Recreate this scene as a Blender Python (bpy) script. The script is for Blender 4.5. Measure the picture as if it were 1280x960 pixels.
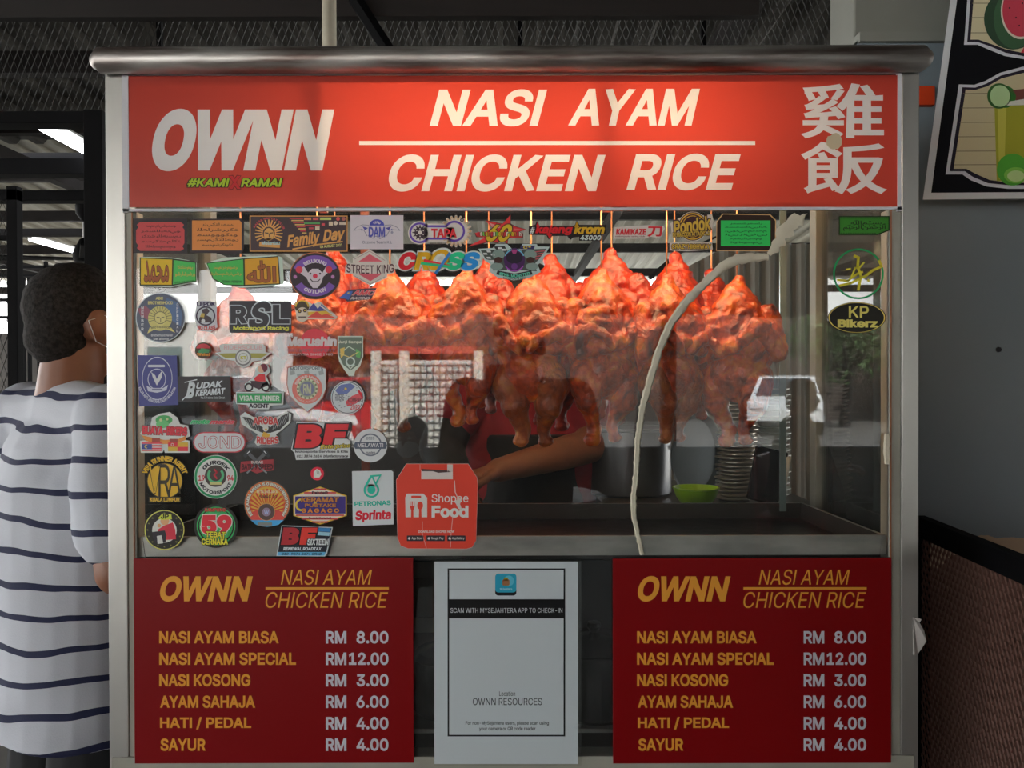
import bpy, bmesh, math, random
from mathutils import Vector, Matrix, Euler, noise

random.seed(7)
for o in list(bpy.data.objects):
    bpy.data.objects.remove(o, do_unlink=True)
SC = bpy.context.scene
COL = SC.collection
R = math.radians
PI = math.pi

# ------------------------------------------------------------------ camera
FPX = 1026.0
CAM = Vector((0.0, -1.2, 1.4))
ROT = Euler((R(89.5), R(0.15), 0.0), 'XYZ')
RM = ROT.to_matrix()
cd = bpy.data.cameras.new('camera')
cd.sensor_width = 36.0
cd.lens = 36.0 * FPX / 1280.0
cd.clip_start = 0.01
cd.clip_end = 200
cam = bpy.data.objects.new('camera', cd)
cam.location = CAM
cam.rotation_euler = ROT
COL.objects.link(cam)
SC.camera = cam

# ------------------------------------------------------------------ world, sun, exposure
W = bpy.data.worlds.new('world')
SC.world = W
W.use_nodes = True
nt = W.node_tree
bg = nt.nodes['Background']
tc = nt.nodes.new('ShaderNodeTexCoord')
sep = nt.nodes.new('ShaderNodeSeparateXYZ')
cr = nt.nodes.new('ShaderNodeValToRGB')
cr.color_ramp.elements[0].position = 0.0
cr.color_ramp.elements[0].color = (1.0, 0.99, 0.96, 1)
cr.color_ramp.elements[1].position = 0.7
cr.color_ramp.elements[1].color = (0.72, 0.84, 1.0, 1)
nt.links.new(tc.outputs['Generated'], sep.inputs[0])
nt.links.new(sep.outputs['Z'], cr.inputs[0])
nt.links.new(cr.outputs[0], bg.inputs['Color'])
bg.inputs['Strength'].default_value = 4.2

sd = bpy.data.lights.new('sun', 'SUN')
sd.energy = 32.0
sd.angle = R(1.5)
sd.color = (1.0, 0.96, 0.9)
sun = bpy.data.objects.new('sun', sd)
sun.rotation_euler = Vector((-0.35, -0.75, -0.95)).to_track_quat('-Z', 'Y').to_euler()
sun.location = (0, 0, 8)
COL.objects.link(sun)

SC.view_settings.view_transform = 'Standard'
SC.view_settings.look = 'None'
SC.view_settings.gamma = 1.0
SC.view_settings.use_curve_mapping = False
SC.view_settings.exposure = 0.6
SC.cycles.use_denoising = True
SC.cycles.max_bounces = 10
SC.cycles.diffuse_bounces = 5
SC.cycles.glossy_bounces = 4
SC.cycles.transparent_max_bounces = 24
SC.cycles.sample_clamp_indirect = 6.0
SC.cycles.caustics_reflective = False
SC.cycles.caustics_refractive = False


# ------------------------------------------------------------------ placing helpers
def ray(px, py):
    return RM @ Vector(((px - 640) / FPX, -(py - 480) / FPX, -1.0))


def P(px, py, Y):
    """world point on the vertical plane y = Y that the photograph shows at (px, py)"""
    d = ray(px, py)
    return CAM + d * ((Y - CAM.y) / d.y)


def wx(px, Y=0.0, py=480):
    return P(px, py, Y).x


def wz(py, Y=0.0, px=640):
    return P(px, py, Y).z


def ppm(Y):
    return FPX / (Y - CAM.y)


# ------------------------------------------------------------------ materials
def s2l(c):
    return c / 12.92 if c <= 0.04045 else ((c + 0.055) / 1.055) ** 2.4


def hexc(h):
    return tuple(s2l(int(h[i:i + 2], 16) / 255) for i in (0, 2, 4)) + (1.0,)


MATS = {}


def pbr(name, col, rough=0.5, metal=0.0, spec=0.5, noise_amt=0.0, noise_scale=20.0, bump=0.0, bump_scale=80.0,
        col2=None, coat=0.0, stretch=(1, 1, 1), sss=0.0, rough_var=0.0):
    if name in MATS:
        return MATS[name]
    m = bpy.data.materials.new(name)
    m.use_nodes = True
    t = m.node_tree
    b = t.nodes['Principled BSDF']
    c = hexc(col) if isinstance(col, str) else tuple(col) + (1.0,)
    b.inputs['Base Color'].default_value = c
    b.inputs['Roughness'].default_value = rough
    b.inputs['Metallic'].default_value = metal
    b.inputs['Specular IOR Level'].default_value = spec
    b.inputs['Coat Weight'].default_value = coat
    if sss:
        b.inputs['Subsurface Weight'].default_value = sss
        b.inputs['Subsurface Radius'].default_value = (0.01, 0.004, 0.002)
        b.inputs['Subsurface Scale'].default_value = 0.6
    if noise_amt or bump or rough_var:
        tcn = t.nodes.new('ShaderNodeTexCoord')
        mp = t.nodes.new('ShaderNodeMapping')
        mp.inputs['Scale'].default_value = stretch
        t.links.new(tcn.outputs['Object'], mp.inputs[0])
    if noise_amt or rough_var:
        n = t.nodes.new('ShaderNodeTexNoise')
        n.inputs['Scale'].default_value = noise_scale
        n.inputs['Detail'].default_value = 5
        t.links.new(mp.outputs[0], n.inputs['Vector'])
    if noise_amt:
        r = t.nodes.new('ShaderNodeValToRGB')
        r.color_ramp.elements[0].position = 0.35
        r.color_ramp.elements[1].position = 0.65
        c2 = hexc(col2) if col2 else tuple(x * (1 - noise_amt) for x in c[:3]) + (1,)
        r.color_ramp.elements[0].color = c2
        r.color_ramp.elements[1].color = c
        t.links.new(n.outputs[0], r.inputs[0])
        t.links.new(r.outputs[0], b.inputs['Base Color'])
    if rough_var:
        mr = t.nodes.new('ShaderNodeMapRange')
        mr.inputs['To Min'].default_value = max(0.02, rough - rough_var)
        mr.inputs['To Max'].default_value = min(1, rough + rough_var)
        t.links.new(n.outputs[0], mr.inputs['Value'])
        t.links.new(mr.outputs[0], b.inputs['Roughness'])
    if bump:
        n2 = t.nodes.new('ShaderNodeTexNoise')
        n2.inputs['Scale'].default_value = bump_scale
        n2.inputs['Detail'].default_value = 4
        t.links.new(mp.outputs[0], n2.inputs['Vector'])
        bp = t.nodes.new('ShaderNodeBump')
        bp.inputs['Strength'].default_value = bump
        bp.inputs['Distance'].default_value = 0.004
        t.links.new(n2.outputs[0], bp.inputs['Height'])
        t.links.new(bp.outputs[0], b.inputs['Normal'])
    MATS[name] = m
    return m


INKG = 1.0


def ink(h):
    """printed colour; INKG lifts a colour read off the shaded photograph to the colour of the print itself"""
    c = hexc(h)[:3]
    g = min(INKG, .84 / max(max(c), .01))
    c = [x * g for x in c]
    return pbr('ink_%s_%d' % (h, INKG * 100), c, rough=0.42, spec=0.3)


def emit(name, col, strength):
    m = bpy.data.materials.new(name)
    m.use_nodes = True
    t = m.node_tree
    t.nodes.remove(t.nodes['Principled BSDF'])
    e = t.nodes.new('ShaderNodeEmission')
    e.inputs[0].default_value = tuple(col) + (1,)
    e.inputs[1].default_value = strength
    t.links.new(e.outputs[0], t.nodes['Material Output'].inputs[0])
    return m


def glass_mat(name, tint=(1, 1, 1), dust=0.03, strength=1.0):
    m = bpy.data.materials.new(name)
    m.use_nodes = True
    t = m.node_tree
    t.nodes.remove(t.nodes['Principled BSDF'])
    tr = t.nodes.new('ShaderNodeBsdfTransparent')
    tr.inputs[0].default_value = tuple(tint) + (1,)
    gl = t.nodes.new('ShaderNodeBsdfGlossy')
    gl.inputs['Roughness'].default_value = 0.012
    fr = t.nodes.new('ShaderNodeFresnel')
    fr.inputs[0].default_value = 1.52
    mx = t.nodes.new('ShaderNodeMixShader')
    t.links.new(fr.outputs[0], mx.inputs[0])
    t.links.new(tr.outputs[0], mx.inputs[1])
    t.links.new(gl.outputs[0], mx.inputs[2])
    df = t.nodes.new('ShaderNodeBsdfDiffuse')
    df.inputs[0].default_value = (0.75, 0.78, 0.76, 1)
    n = t.nodes.new('ShaderNodeTexNoise')
    n.inputs['Scale'].default_value = 5
    n.inputs['Detail'].default_value = 6
    tcn = t.nodes.new('ShaderNodeTexCoord')
    t.links.new(tcn.outputs['Object'], n.inputs['Vector'])
    mr = t.nodes.new('ShaderNodeMapRange')
    mr.inputs['From Min'].default_value = 0.3
    mr.inputs['From Max'].default_value = 0.8
    mr.inputs['To Min'].default_value = dust * 0.5
    mr.inputs['To Max'].default_value = dust * 1.8
    t.links.new(n.outputs[0], mr.inputs['Value'])
    m2 = t.nodes.new('ShaderNodeMixShader')
    t.links.new(mr.outputs[0], m2.inputs[0])
    t.links.new(mx.outputs[0], m2.inputs[1])
    t.links.new(df.outputs[0], m2.inputs[2])
    t.links.new(m2.outputs[0], t.nodes['Material Output'].inputs[0])
    return m


STEEL = pbr('stainless_steel', (0.5, 0.495, 0.47), rough=0.38, metal=0.9, bump=0.08, bump_scale=60, stretch=(1, 1, 0.05),
            rough_var=0.1, noise_scale=14)
STEELH = pbr('stainless_brushed', (0.55, 0.55, 0.53), rough=0.36, metal=0.9, noise_amt=0.25, noise_scale=9,
             stretch=(0.3, 3, 3), rough_var=0.12)
ALU = pbr('painted_aluminium', 'a5a498', rough=0.5, noise_amt=0.15, noise_scale=12)
BLACK = pbr('black_paint', '08080b', rough=0.7, spec=0.12, noise_amt=0.5, noise_scale=8)
DARKM = pbr('dark_steel', '1b1c20', rough=0.5, metal=0.3)
GLASS = glass_mat('cabinet_glass', (0.985, 0.995, 0.985), 0.014)
GLASS_SIDE = glass_mat('side_glass', (0.97, 0.99, 0.97), 0.03)


# ------------------------------------------------------------------ mesh building
class MB:
    def __init__(self):
        self.v = []
        self.f = []
        self.m = []
        self.mats = []

    def mi(self, mat):
        if mat not in self.mats:
            self.mats.append(mat)
        return self.mats.index(mat)

    def face(self, pts, mat=None):
        b = len(self.v)
        self.v += [Vector(p) for p in pts]
        self.f.append(list(range(b, b + len(pts))))
        self.m.append(self.mi(mat) if mat else 0)

    def add(self, vs, fs, mat=None):
        b = len(self.v)
        self.v += [Vector(p) for p in vs]
        k = self.mi(mat) if mat else 0
        for f in fs:
            self.f.append([b + i for i in f])
            self.m.append(k)

    def box(self, x0, x1, y0, y1, z0, z1, mat=None, bev=0.0, M=None):
        if bev <= 0:
            vs = [(x, y, z) for x in (x0, x1) for y in (y0, y1) for z in (z0, z1)]
            fs = [(0, 1, 3, 2), (4, 6, 7, 5), (0, 4, 5, 1), (2, 3, 7, 6), (0, 2, 6, 4), (1, 5, 7, 3)]
        else:
            bm = bmesh.new()
            bmesh.ops.create_cube(bm, size=1)
            for v in bm.verts:
                v.co = Vector(((v.co.x + .5) * (x1 - x0) + x0, (v.co.y + .5) * (y1 - y0) + y0, (v.co.z + .5) * (z1 - z0) + z0))
            bmesh.ops.bevel(bm, geom=bm.edges[:], offset=bev, segments=2, affect='EDGES', profile=0.5)
            bm.verts.index_update()
            vs = [v.co.copy() for v in bm.verts]
            fs = [[v.index for v in f.verts] for f in bm.faces]
            bm.free()
        if M:
            vs = [M @ Vector(v) for v in vs]
        self.add(vs, fs, mat)

    def tube(self, pts, r, mat=None, seg=10, cap=True, ry=None, up=None):
        """swept tube, r a number or one per point; ry for elliptical sections"""
        pts = [Vector(p) for p in pts]
        n = len(pts)
        rr = r if isinstance(r, (list, tuple)) else [r] * n
        r2 = ry if isinstance(ry, (list, tuple)) else ([ry] * n if ry else rr)
        vs = []
        for i, p in enumerate(pts):
            d = (pts[min(i + 1, n - 1)] - pts[max(i - 1, 0)]).normalized()
            u = Vector(up) if up else (Vector((0, 0, 1)) if abs(d.z) < 0.9 else Vector((1, 0, 0)))
            a = d.cross(u)
            if a.length < 1e-5:
                a = d.cross(Vector((0.3, 1, 0.2)))
            a.normalize()
            b = a.cross(d).normalized()
            for k in range(seg):
                t = 2 * PI * k / seg
                vs.append(p + a * (math.cos(t) * rr[i]) + b * (math.sin(t) * r2[i]))
        fs = []
        for i in range(n - 1):
            for k in range(seg):
                k2 = (k + 1) % seg
                fs.append((i * seg + k, i * seg + k2, (i + 1) * seg + k2, (i + 1) * seg + k))
        if cap:
            fs.append(tuple(range(seg - 1, -1, -1)))
            fs.append(tuple((n - 1) * seg + k for k in range(seg)))
        self.add(vs, fs, mat)

    def lathe(self, prof, c=(0, 0, 0), mat=None, seg=32, M=None):
        vs = []
        for (r, z) in prof:
            for k in range(seg):
                t = 2 * PI * k / seg
                vs.append(Vector((r * math.cos(t), r * math.sin(t), z)))
        n = len(prof)
        fs = []
        for i in range(n - 1):
            for k in range(seg):
                k2 = (k + 1) % seg
                fs.append((i * seg + k, i * seg + k2, (i + 1) * seg + k2, (i + 1) * seg + k))
        if prof[0][0] > 1e-5:
            fs.append(tuple(range(seg - 1, -1, -1)))
        if prof[-1][0] > 1e-5:
            fs.append(tuple((n - 1) * seg + k for k in range(seg)))
        if M:
            vs = [M @ v for v in vs]
        vs = [v + Vector(c) for v in vs]
        self.add(vs, fs, mat)

    def ell(self, c, r, mat=None, seg=16, rings=10, M=None):
        c = Vector(c)
        vs = [Vector((0, 0, r[2]))]
        for i in range(1, rings):
            a = PI * i / rings
            for k in range(seg):
                t = 2 * PI * k / seg
                vs.append(Vector((r[0] * math.sin(a) * math.cos(t), r[1] * math.sin(a) * math.sin(t), r[2] * math.cos(a))))
        vs.append(Vector((0, 0, -r[2])))
        fs = []
        for k in range(seg):
            fs.append((0, 1 + k, 1 + (k + 1) % seg))
        for i in range(rings - 2):
            for k in range(seg):
                k2 = (k + 1) % seg
                fs.append((1 + i * seg + k, 1 + (i + 1) * seg + k, 1 + (i + 1) * seg + k2, 1 + i * seg + k2))
        L = len(vs) - 1
        for k in range(seg):
            fs.append((L, 1 + (rings - 2) * seg + (k + 1) % seg, 1 + (rings - 2) * seg + k))
        if M:
            vs = [M @ v for v in vs]
        self.add([v + c for v in vs], fs, mat)

    def cap(self, pts, r, seg=14, ry=None, up=None):
        """closed capsule chain with round ends, for blobs"""
        pts = [Vector(p) for p in pts]
        rr = list(r) if isinstance(r, (list, tuple)) else [r] * len(pts)
        r2 = list(ry) if isinstance(ry, (list, tuple)) else ([ry] * len(pts) if ry else rr[:])
        self.tube(pts, rr, seg=seg, ry=r2, up=up)
        for i, p in enumerate(pts):
            m = min(rr[i], r2[i])
            if m == max(rr[i], r2[i]):
                self.ell(p, (m, m, m), seg=12, rings=8)

    def build(self, name, mat=None, parent=None, smooth=False, origin=None, link=True):
        me = bpy.data.meshes.new(name)
        og = Vector(origin) if origin is not None else Vector((0, 0, 0))
        me.from_pydata([v - og for v in self.v], [], self.f)
        mats = self.mats if self.mats else [mat or BLACK]
        if mat and not self.mats:
            mats = [mat]
        for m in mats:
            me.materials.append(m)
        if self.mats:
            me.polygons.foreach_set('material_index', self.m)
        if smooth:
            me.polygons.foreach_set('use_smooth', [True] * len(me.polygons))
            try:
                me.set_sharp_from_angle(angle=R(smooth if smooth is not True else 40))
            except Exception:
                pass
        me.update()
        o = bpy.data.objects.new(name, me)
        if origin is not None:
            o.location = og
        if parent:
            o.parent = parent
        if link:
            COL.objects.link(o)
        return o


def tag(o, label=None, cat=None, group=None, kind=None):
    if label:
        o['label'] = label
    if cat:
        o['category'] = cat
    if group:
        o['group'] = group
    if kind:
        o['kind'] = kind
    return o


def thing(name, label, cat, loc=(0, 0, 0), rz=0.0, group=None):
    o = bpy.data.objects.new(name, None)
    o.empty_display_size = 0.05
    o.location = loc
    o.rotation_euler = (0, 0, rz)
    COL.objects.link(o)
    return tag(o, label, cat, group)


def rel(o, parent):
    """parent while keeping world coordinates of a mesh built in world space"""
    o.parent = parent
    o.matrix_parent_inverse = (Matrix.Translation(parent.location) @ parent.rotation_euler.to_matrix().to_4x4()).inverted()
    return o


def copy_tree(o, parent=None):
    c = o.copy()
    COL.objects.link(c)
    if parent:
        c.parent = parent
    for ch in list(o.children):
        copy_tree(ch, c)
    return c


# modifiers are evaluated in a scratch scene so that no bpy.ops is needed
WORK = bpy.data.scenes.new('scratch')


def evaluated(me, mods):
    o = bpy.data.objects.new('tmp', me)
    WORK.collection.objects.link(o)
    for (typ, props) in mods:
        m = o.modifiers.new(typ.lower(), typ)
        for k, v in props.items():
            setattr(m, k, v)
    vl = WORK.view_layers[0]
    vl.update()
    dg = vl.depsgraph
    dg.update()
    out = bpy.data.meshes.new_from_object(o.evaluated_get(dg))
    bpy.data.objects.remove(o, do_unlink=True)
    return out


def blob(mb, name, mat, parent=None, voxel=0.006, smooth=4, disp=None, origin=None):
    """one continuous skin over the overlapping prims gathered in mb"""
    me = bpy.data.meshes.new(name)
    og = Vector(origin) if origin is not None else Vector((0, 0, 0))
    me.from_pydata([v - og for v in mb.v], [], mb.f)
    out = evaluated(me, [('REMESH', dict(mode='VOXEL', voxel_size=voxel, use_smooth_shade=True)),
                         ('SMOOTH', dict(factor=0.6, iterations=smooth))])
    bpy.data.meshes.remove(me)
    out.name = name
    if disp:
        no = [v.normal.copy() for v in out.vertices]
        for v, n in zip(out.vertices, no):
            v.co += n * disp(v.co)
    out.materials.clear()
    out.materials.append(mat)
    out.polygons.foreach_set('use_smooth', [True] * len(out.polygons))
    out.update()
    o = bpy.data.objects.new(name, out)
    if origin is not None:
        o.location = og
    if parent:
        o.parent = parent
    COL.objects.link(o)
    return o


# ------------------------------------------------------------------ flat print (stickers, signs)
TXT = {}
SANS = None
try:  # the plain sans serif that ships inside Blender; its built-in face otherwise
    import os
    fp = os.path.join(bpy.utils.system_resource('DATAFILES'), 'fonts', 'Inter.woff2')
    if os.path.exists(fp):
        SANS = bpy.data.fonts.load(fp)
except Exception:
    SANS = None


import numpy as np
from mathutils.geometry import delaunay_2d_cdt
CH = {}
ADV = {}


def text_rings(s, res):
    """outlines of a piece of text in em units"""
    if SANS and s == 'I':   # the interface face has a serifed capital I; signs use a plain bar
        h = max(p[1] for q in text_rings('H', 2) for p in q)
        return [[(.11 * h, 0), (.24 * h, 0), (.24 * h, h), (.11 * h, h)]]
    c = bpy.data.curves.new('t', 'FONT')
    c.body = s
    if SANS and all(ord(ch) < 256 for ch in s):
        c.font = SANS
    o = bpy.data.objects.new('t', c)
    WORK.collection.objects.link(o)
    WORK.view_layers[0].update()
    cu = o.to_curve(WORK.view_layers[0].depsgraph)
    rings = []
    for sp_ in cu.splines:
        pts = []
        bp_ = sp_.bezier_points
        n = len(bp_)
        for i in range(n):
            p0, p1 = bp_[i], bp_[(i + 1) % n]
            a, b, c_, d = p0.co.xy, p0.handle_right.xy, p1.handle_left.xy, p1.co.xy
            w = d - a
            straight = abs((b - a).cross(w)) < 1e-6 and abs((c_ - a).cross(w)) < 1e-6
            for k in range(1 if straight else res):
                u = k / res
                q = a * (1 - u) ** 3 + b * 3 * u * (1 - u) ** 2 + c_ * 3 * u * u * (1 - u) + d * u ** 3
                if not pts or math.hypot(q.x - pts[-1][0], q.y - pts[-1][1]) > 1e-4:
                    pts.append((q.x, q.y))
        if len(pts) > 2:
            rings.append(pts)
    o.to_curve_clear()
    bpy.data.objects.remove(o, do_unlink=True)
    bpy.data.curves.remove(c)
    return rings


def ring_area(q):
    return sum(q[i - 1][0] * q[i][1] - q[i][0] * q[i - 1][1] for i in range(len(q))) / 2


def grow(rings, off):
    """move every outline outwards from the filled side"""
    if not off or not rings:
        return rings
    sg = 1 if ring_area(max(rings, key=lambda q: abs(ring_area(q)))) > 0 else -1
    out = []
    for q in rings:
        n = len(q)
        oq = []
        for i in range(n):
            a, b, c2 = q[i - 1], q[i], q[(i + 1) % n]
            d1 = Vector((b[0] - a[0], b[1] - a[1])).normalized()
            d2 = Vector((c2[0] - b[0], c2[1] - b[1])).normalized()
            m = Vector((d1.y + d2.y, -d1.x - d2.x)) * sg
            L2 = m.length_squared
            k = min(1.4, 2 / L2) if L2 > 1e-6 else 0
            oq.append((b[0] + m.x * k * off, b[1] + m.y * k * off))
        out.append(oq)
    return out


def triangulate(rings, extra=()):
    """constrained triangulation with non-zero winding; returns points, inside triangles, outside triangles"""
    cv, ce = [], []
    for q in list(rings) + list(extra):
        b0 = len(cv)
        cv.extend(Vector((x, y)) for x, y in q)
        ce.extend((b0 + i, b0 + (i + 1) % len(q)) for i in range(len(q)))
    ov, oe, of, _a, _b, _c = delaunay_2d_cdt(cv, ce, [], 0, 1e-5)
    if not of:
        return [], [], []
    P_ = np.array([(v.x, v.y) for v in ov])
    T = np.array([f[:3] for f in of])
    C = P_[T].mean(axis=1)
    wn = np.zeros(len(T), int)
    for q in rings:
        A = np.array(q)
        B = np.roll(A, -1, axis=0)
        for i in range(0, len(T), 2000):
            cx, cy = C[i:i + 2000, 0:1], C[i:i + 2000, 1:2]
            side = (B[:, 0] - A[:, 0]) * (cy - A[:, 1]) - (cx - A[:, 0]) * (B[:, 1] - A[:, 1])
            up = (A[:, 1] <= cy) & (B[:, 1] > cy) & (side > 0)
            dn = (A[:, 1] > cy) & (B[:, 1] <= cy) & (side < 0)
            wn[i:i + 2000] += up.sum(axis=1) - dn.sum(axis=1)
    inn = [tuple(int(k) for k in t) for t, w in zip(T, wn) if w != 0]
    out = [tuple(int(k) for k in t) for t, w in zip(T, wn) if w == 0]
    return [(v.x, v.y) for v in ov], inn, out


def advance(ch):
    if SANS and ch == 'I':
        return .35 * max(p[1] for q in text_rings('H', 2) for p in q)
    if ch not in ADV:
        mn = lambda rr: min(p[0] for q in rr for p in q)
        ref = text_rings('H', 2)
        two = text_rings(ch + 'H', 2)
        if ch == ' ':
            ADV[ch] = mn(two) - mn(ref)
        else:
            one = text_rings(ch, 2)
            last = two[len(one):]
            ADV[ch] = (mn(last) if last else mn(two)) - mn(ref)
    return ADV[ch]


def glyphs(s, off=0.0, res=3):
    k = (s, round(off, 3), res)
    if k in TXT:
        return TXT[k]
    vs, fs, x = [], [], 0.0
    for ch in s:
        if ch != ' ':
            kc = (ch, round(off, 3), res)
            if kc not in CH:
                pts, inn, _o = triangulate(grow(text_rings(ch, res), off))
                used = sorted({i for f in inn for i in f})
                mp = {u: i for i, u in enumerate(used)}
                CH[kc] = ([pts[u] for u in used], [[mp[i] for i in f] for f in inn])
            v2, f2 = CH[kc]
            b0 = len(vs)
            vs += [(px + x, py) for px, py in v2]
            fs += [[b0 + i for i in f] for f in f2]
        x += advance(ch)
    if not vs:
        vs = [(0, 0), (1, 0), (1, 1)]
    TXT[k] = (vs, fs)
    return TXT[k]


class Art:
    """flat printed thing: shapes in photograph pixels mapped onto a plane standing in the scene"""

    def __init__(self, Y=-0.0006, plane=None, eps=0.00016):
        self.mb = MB()
        self.eps = eps
        self.plane = plane or (Vector((0, Y, 0)), Vector((0, -1, 0)))
        self.bb = [1e9, 1e9, -1e9, -1e9]

    def map(self, x, y, layer):
        p0, n = self.plane
        q = p0 + n * (layer * self.eps)
        d = ray(x, y)
        t = (q - CAM).dot(n) / d.dot(n)
        return CAM + d * t

    def poly(self, pts, col, layer=0):
        for (x, y) in pts:
            self.bb = [min(self.bb[0], x), min(self.bb[1], y), max(self.bb[2], x), max(self.bb[3], y)]
        a = sum(pts[i][0] * pts[(i + 1) % len(pts)][1] - pts[(i + 1) % len(pts)][0] * pts[i][1] for i in range(len(pts)))
        if a > 0:
            pts = pts[::-1]
        self.mb.face([self.map(x, y, layer) for x, y in pts], col if not isinstance(col, str) else ink(col))
        return self

    def rect(self, x0, y0, x1, y1, col, layer=0, r=0.0, rot=0.0):
        if r > 0:
            pts = []
            for (cx, cy, a0) in ((x1 - r, y0 + r, -90), (x1 - r, y1 - r, 0), (x0 + r, y1 - r, 90), (x0 + r, y0 + r, 180)):
                for k in range(6):
                    a = R(a0 + k * 18)
                    pts.append((cx + r * math.cos(a), cy + r * math.sin(a)))
        else:
            pts = [(x0, y0), (x1, y0), (x1, y1), (x0, y1)]
        if rot:
            pts = rotp(pts, (x0 + x1) / 2, (y0 + y1) / 2, rot)
        return self.poly(pts, col, layer)

    def circ(self, cx, cy, r, col, layer=0, ry=None, n=36, a0=0, a1=360):
        ry = ry or r
        if a1 - a0 >= 360:
            pts = [(cx + r * math.cos(2 * PI * k / n), cy + ry * math.sin(2 * PI * k / n)) for k in range(n)]
        else:
            pts = [(cx + r * math.cos(R(a0 + (a1 - a0) * k / n)), cy + ry * math.sin(R(a0 + (a1 - a0) * k / n))) for k in range(n + 1)]
        return self.poly(pts, col, layer)

    def ring(self, cx, cy, r0, r1, col, layer=0, k_y=1.0, a0=0, a1=360, n=36):
        m = ink(col) if isinstance(col, str) else col
        for k in range(n):
            a, b = R(a0 + (a1 - a0) * k / n), R(a0 + (a1 - a0) * (k + 1) / n)
            self.mb.face([self.map(cx + r * math.cos(t), cy + r * k_y * math.sin(t), layer)
                          for (r, t) in ((r0, a), (r0, b), (r1, b), (r1, a))], m)
        return self

    def line(self, pts, w, col, layer=0):
        m = ink(col) if isinstance(col, str) else col
        for (a, b) in zip(pts[:-1], pts[1:]):
            dx, dy = b[0] - a[0], b[1] - a[1]
            L = math.hypot(dx, dy) or 1
            nx, ny = -dy / L * w / 2, dx / L * w / 2
            ex, ey = dx / L * w * 0.3, dy / L * w * 0.3
            self.mb.face([self.map(*q, layer) for q in ((a[0] - ex + nx, a[1] - ey + ny), (a[0] - ex - nx, a[1] - ey - ny),
                                                        (b[0] + ex - nx, b[1] + ey - ny), (b[0] + ex + nx, b[1] + ey + ny))], m)
        return self

    def text(self, s, x0, y0, x1, y1, col, layer=1, bold=0.0, shear=0.0, rot=0.0, arch=0.0, out=None, align=None):
        bold *= .72
        vs, fs = glyphs(s, bold)

        def sh(v):
            return (v[0] + v[1] * shear, v[1])
        ss = [sh(v) for v in vs]
        mx0, mx1 = min(v[0] for v in ss), max(v[0] for v in ss)
        my0, my1 = min(v[1] for v in ss), max(v[1] for v in ss)
        kx, ky = (x1 - x0) / (mx1 - mx0 or 1), (y1 - y0) / (my1 - my0 or 1)
        if align == 'r':
            pass
        cx, cy = (x0 + x1) / 2, (y0 + y1) / 2

        def draw(off, c, lay):
            v2, f2 = glyphs(s, off)
            q = []
            for v in v2:
                v = sh(v)
                x, y = x0 + (v[0] - mx0) * kx, y1 - (v[1] - my0) * ky
                if arch:
                    y += -arch * (1 - ((x - cx) / ((x1 - x0) / 2)) ** 2)
                q.append((x, y))
            if rot:
                q = rotp(q, cx, cy, rot)
            self.mb.add([self.map(x, y, lay) for x, y in q], f2, ink(c) if isinstance(c, str) else c)
        if out:
            draw(bold + out[1] * .75, out[0], layer)
            draw(bold, col, layer + 1)
        else:
            draw(bold, col, layer)
        return self

    def arc(self, s, cx, cy, r, h, a0, a1, col, layer=1, bold=0.02, out=None, low=False, k_y=1.0):
        """text bent round a circle; angles clockwise from the top, low=True reads along the bottom"""
        bold *= .72
        vs, _ = glyphs(s, bold)
        mx0, mx1 = min(v[0] for v in vs), max(v[0] for v in vs)

        def draw(off, c, lay):
            v2, f2 = glyphs(s, off)
            q = []
            for v in v2:
                u = (v[0] - mx0) / (mx1 - mx0)
                hh = v[1] / 0.73 * h
                if low:
                    a = R(a1 + (a0 - a1) * u)
                    rad = r + h - hh
                else:
                    a = R(a0 + (a1 - a0) * u)
                    rad = r + hh
                q.append((cx + rad * math.sin(a), cy - rad * math.cos(a) * k_y))
            self.mb.add([self.map(x, y, lay) for x, y in q], f2, ink(c))
        if out:
            draw(bold + out[1] * .75, out[0], layer)
            draw(bold, col, layer + 1)
        else:
            draw(bold, col, layer)
        return self

    def done(self, name='sticker', label=None, cat='sticker', group=None, parent=None):
        bb = self.bb
        og = self.map((bb[0] + bb[2]) / 2, (bb[1] + bb[3]) / 2, 0)
        o = self.mb.build(name, origin=og)
        if parent:
            rel(o, parent)
        return tag(o, label, cat, group)


def rotp(pts, cx, cy, a):
    c, s = math.cos(R(a)), math.sin(R(a))
    return [(cx + (x - cx) * c - (y - cy) * s, cy + (x - cx) * s + (y - cy) * c) for x, y in pts]

# ================================================================== SETTING
CONC = pbr('concrete_floor', '77736b', rough=0.85, noise_amt=0.3, noise_scale=3, bump=0.2, bump_scale=30)
mb = MB()
mb.box(-14, 12, -40, 14, -0.05, 0)
tag(mb.build('floor', CONC), kind='structure')

# corrugated roof over the food court, open towards the street
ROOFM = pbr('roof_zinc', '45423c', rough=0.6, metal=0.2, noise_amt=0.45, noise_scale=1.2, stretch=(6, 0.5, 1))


def corrugated(x0, x1, y0, y1, z0, z1, pitch=0.19, depth=0.03):
    vs, fs = [], []
    n = int((x1 - x0) / pitch)
    prof = []
    for i in range(n):
        x = x0 + i * pitch
        prof += [(x, 0), (x + pitch * .28, 0), (x + pitch * .42, depth), (x + pitch * .86, depth)]
    for (x, d) in prof:
        vs.append((x, y0, z0 + d))
        vs.append((x, y1, z1 + d))
    for i in range(len(prof) - 1):
        fs.append((2 * i, 2 * i + 1, 2 * i + 3, 2 * i + 2))
    return vs, fs


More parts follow.
